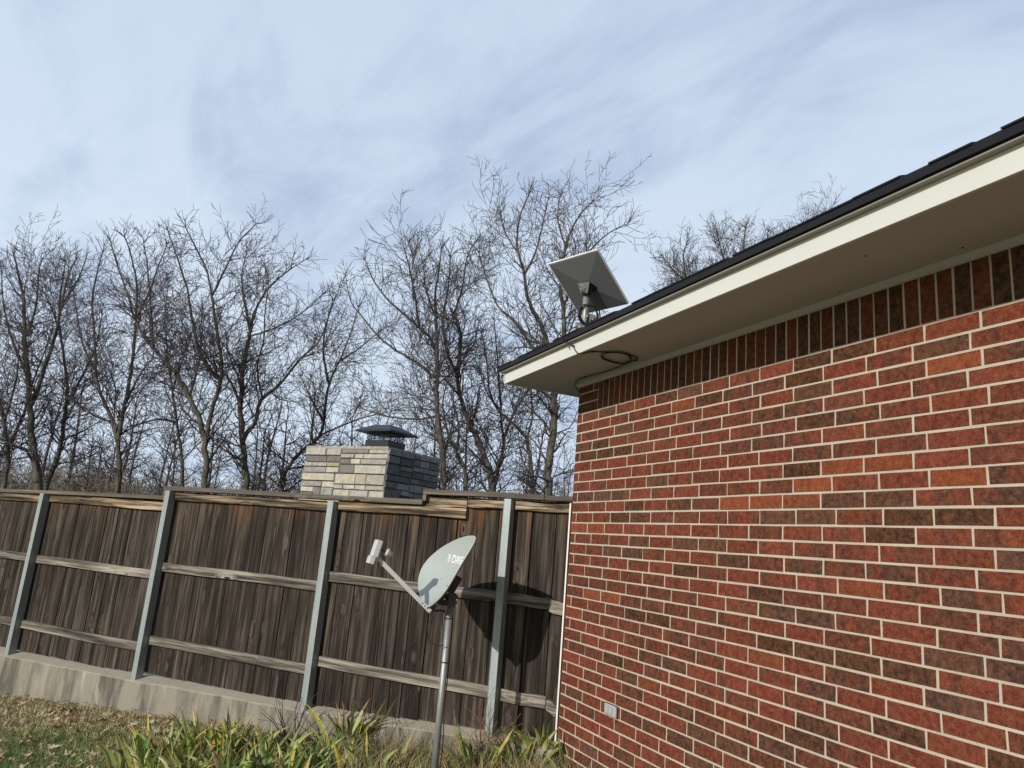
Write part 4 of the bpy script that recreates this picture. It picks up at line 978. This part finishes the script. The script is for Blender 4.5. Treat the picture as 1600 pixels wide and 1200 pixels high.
GREENS = [(.26, .36, .10), (.19, .29, .08), (.36, .43, .13), (.44, .47, .17), (.15, .22, .07), (.52, .50, .20)]
def iris(px, py, n, Lmin, Lmax, label, gp=None, lean=0):
    py -= 38 if px < 500 else 22; n = int(n*1.6); b = on_ground(px, py)
    m = MBd()
    for k in range(n):
        r = min(.12, abs(random.gauss(0, .07))); a = U(0, 6.28); bp = b+Vector((math.cos(a)*r*1.6, math.sin(a)*r, -.02)); bp.z = ground(bp.x)-.02
        c = random.choice(GREENS); kv = U(.8, 1.2); c = tuple(x*kv*U(.95, 1.05) for x in c); tip = None
        if R() < .2: tip = (.42, .30, .11)
        if R() < .09: c = (.60, .50, .10); 
        if R() < .04: c = (.26, .18, .08)
        blade(m, bp, (math.cos(a)*U(.1, .55)+lean, math.sin(a)*U(.1, .45), 1), U(Lmin, Lmax)*.86, U(.028, .050), U(.1, .9), c, tipc=tip)
    o = m.build('iris_clump', MLEAF, smooth=False); tag(o, label, 'plant', gp)
    return o
IR = [(215, 1240, 16, .28, .45, 'iris clump at the lawn edge with a yellow leaf pointing left'), (262, 1232, 22, .30, .48, 'bright green iris clump, second from the lawn edge'), (318, 1225, 24, .32, .52, 'thick iris clump standing below the second fence bay'),
      (370, 1222, 22, .30, .48, 'iris clump between the bare shrub and the thick green clump'), (415, 1230, 14, .28, .42, 'low iris clump just left of the bare shrub'), (480, 1240, 14, .25, .42, 'narrow iris clump in front of the third fence post'),
      (545, 1190, 20, .34, .56, 'tall iris clump against the concrete curb with one long upright blade'), (515, 1230, 10, .25, .40, 'iris clump with pale tips beside dry stems, right of the third post'), (575, 1235, 12, .25, .40, 'iris clump half hidden in dry grass below the tall clump'),
      (640, 1185, 12, .22, .36, 'small iris clump just left of the dish pole'), (745, 1235, 14, .30, .46, 'iris clump in the dry weeds just right of the dish pole'), (800, 1225, 12, .30, .44, 'iris clump in front of the last fence post'),
      (848, 1215, 16, .34, .54, 'green iris clump at the foot of the white corner strip'), (884, 1225, 10, .28, .46, 'iris clump touching the corner of the brick wall'), (915, 1240, 6, .24, .36, 'few iris blades in front of the brick wall near its corner')]
IR += [(240, 1262, 14, .26, .42, 'lowest iris clump near the bottom edge, left of the others'), (295, 1262, 18, .28, .44, 'yellowish iris clump at the bottom edge below the stepped post'),
       (345, 1266, 18, .28, .46, 'wide bladed iris clump at the bottom edge before the thick clump'), (398, 1262, 16, .28, .42, 'iris clump at the bottom edge left of the bare shrub'), (446, 1268, 12, .24, .40, 'sparse iris clump directly below the bare shrub')]
for a in IR: iris(*a)
# broad low weeds and dry grass: uncountable
m = MBd()
for k in range(15000):
    px = (U(470, 930) if R() < .7 else U(200, 930)) if R() < .88 else U(60, 300); py = U(1140, 1285); 
    if px < 430 and py < 1165+max(0, (430-px))*.2 and R() < .8: continue
    b = on_ground(px, py)
    if (np.array([b.x, b.y])-FO)@FN < .17: continue
    if (np.array([b.x, b.y])-C)@WN < .02 and (np.array([b.x, b.y])-C)@WD > -.05: continue
    r = R(); kx = U(.7, 1.25); c = (.34, .27, .14) if r < .35 else ((.24, .17, .085) if r < .58 else ((.13, .10, .055) if r < .7 else (.12, .16, .05)))
    c = tuple(x*1.35*kx for x in c); f = 1.3 if px > 530 else .6
    blade(m, b-Vector((0, 0, .01)), (U(-.6, .6), U(-.6, .6), 1), U(.06, .20)*f*(1.5 if R() < .12 else 1), U(.003, .006), U(.1, 1.0), c, n=4)
o = m.build('dry_grass', MDRY); tag(o, 'straw coloured dry grass and low weeds between the iris clumps', 'dry grass', kind='stuff')
# turf
m = MBd(); cnt = 0
for k in range(42000):
    px = U(-60, 480); py = U(1035, 1290)
    b = on_ground(px, py)
    if (np.array([b.x, b.y])-FO)@FN < .15: continue
    gx = math.sin(b.x*2.1+1)*math.sin(b.y*1.7)+math.sin(b.x*.9-b.y*1.3)
    green = gx+ (py-1150)*.012 + U(-.7, .7) > .35
    c = random.choice([(.18, .28, .07), (.22, .32, .09), (.14, .22, .06)]) if green else random.choice([(.62, .53, .30), (.48, .41, .22), (.34, .33, .15), (.72, .62, .38)])
    a = U(0, 6.28); Ln = U(.02, .05); wv = .0035; sx = math.cos(a)*wv; sy = math.sin(a)*wv; q = U(-.6, .6)*Ln; q2 = U(-.6, .6)*Ln
    i = len(m.v); kv = U(.75, 1.25); m.cur = tuple(x*kv*U(.95, 1.05) for x in c); m.v += [b+Vector((-sx, -sy, -.003)), b+Vector((sx, sy, -.003)), b+Vector((q, q2, Ln))]; m.face((i, i+1, i+2))
o = m.build('turf_grass', MGRASS); tag(o, 'short mottled green and straw turf in front of the curb', 'grass', kind='stuff')
# leaf litter
m = MBd()
def oak_leaf(m, c, size, col):
    nrm = Vector((U(-.7, .7), U(-.7, .7), 1)).normalized(); x = nrm.orthogonal().normalized(); x = Matrix.Rotation(U(0, 6.28), 3, nrm)@x; y = nrm.cross(x); m.cur = col
    n = 12; curl = U(.1, .5); i = len(m.v); m.v.append(c+nrm*U(0, .004))
    for k in range(n):
        a = 2*math.pi*k/n; r = size*(1.0 if k % 2 == 0 else .45)*U(.7, 1.15)*(.62+.38*abs(math.cos(a/1)))
        m.v.append(c+x*math.cos(a)*r*1.25+y*math.sin(a)*r*.8+nrm*(curl*r*r/size*U(.4, 1.2)))
    for k in range(n): m.face((i, i+1+k, i+1+(k+1) % n))
LC = [(.62, .50, .30), (.70, .62, .42), (.50, .36, .18), (.50, .36, .20), (.30, .17, .08), (.55, .46, .18), (.22, .11, .05), (.42, .33, .20), (.60, .50, .36), (.17, .075, .03)]
for k in range(4200):
    px = U(-60, 430) if R() < .82 else U(400, 900); py = U(1045, 1290) if px < 430 else U(1150, 1285); b = on_ground(px, py)
    if (np.array([b.x, b.y])-FO)@FN < .16: continue
    if (np.array([b.x, b.y])-C)@WN < .03 and (np.array([b.x, b.y])-C)@WD > -.05: continue
    near_curb = (np.array([b.x, b.y])-FO)@FN < .9
    if not near_curb and R() < .35: continue
    b.z += U(.008, .04); s = U(.016, .038) if R() < .8 else U(.038, .06); kv = U(.7, 1.15); oak_leaf(m, b, s, tuple(x*kv*U(.95, 1.05) for x in random.choice(LC)))
o = m.build('leaf_litter', MLITTER); tag(o, 'curled tan and brown fallen leaves scattered over the turf', 'fallen leaves', kind='stuff')
# bare little shrubs and weed stems
def weedy(name, px, py, n, Ln, r, label, cat, col, lv=1, spread=.35, dep=None):
    b = on_ground(px, py) if dep is None else at_depth(px, py, dep); 
    if dep is not None: b.z = ground(b.x)
    S = Seg()
    for k in range(n):
        d = unit(np.array([random.gauss(0, spread), random.gauss(0, spread*.6), 1.0])); grow(S, np.array(b)+rnd3(.012)*np.array([1, 1, 0]), d, Ln*U(.6, 1.1), r, lv, .02, .0017, .08)
    me = seg_mesh(name, *S.arrays(), col, 4); o = bpy.data.objects.new(name, me); COL.objects.link(o); tag(o, label, cat); return o
MSTEM = simple('dark_stem', (.085, .06, .045), .8); MSTRAW = simple('straw_stem', (.36, .26, .15), .8); MREDST = simple('reddish_stem', (.22, .12, .07), .8)
weedy('bare_shrub', 452, 1166, 12, .46, .006, 'small leafless dark shrub against the curb between iris clumps', 'shrub', MSTEM, 2, .5)
weedy('weed_stalk', 600, 1185, 4, .55, .004, 'pair of tall thin dead stalks left of the dish pole', 'weed', MSTEM, 1, .28)
weedy('weed_stalk', 655, 1190, 3, .42, .003, 'pale dry stalk with seed heads beside the dish pole', 'weed', MSTRAW, 2, .2)
weedy('dry_weed', 752, 1195, 12, .50, .0036, 'reddish dry weed tangle left of the last fence post', 'weed', MREDST, 2, .3)
weedy('dry_weed', 800, 1200, 10, .42, .0034, 'brown twiggy weed in front of the last fence post', 'weed', MREDST, 2, .35)
weedy('dry_weed', 722, 1200, 8, .40, .003, 'thin straw weed touching the right side of the dish pole', 'weed', MSTRAW, 1, .35)
weedy('weed_stalk', 352, 1200, 4, .35, .0028, 'dark dead stalks rising out of the thick iris clump', 'weed', MSTEM, 1, .25)
weedy('weed_stalk', 1145, 1290, 5, .42, .003, 'bleached dry weed stems standing before the brick wall', 'weed', MSTRAW, 1, .3)
weedy('weed_stalk', 1215, 1300, 4, .40, .0028, 'dark thin weed stems before the wall, right of the bleached ones', 'weed', MSTEM, 1, .2)
weedy('dry_weed', 545, 1215, 6, .34, .0028, 'short brown dead stems among the tall iris blades', 'weed', MSTEM, 1, .3)
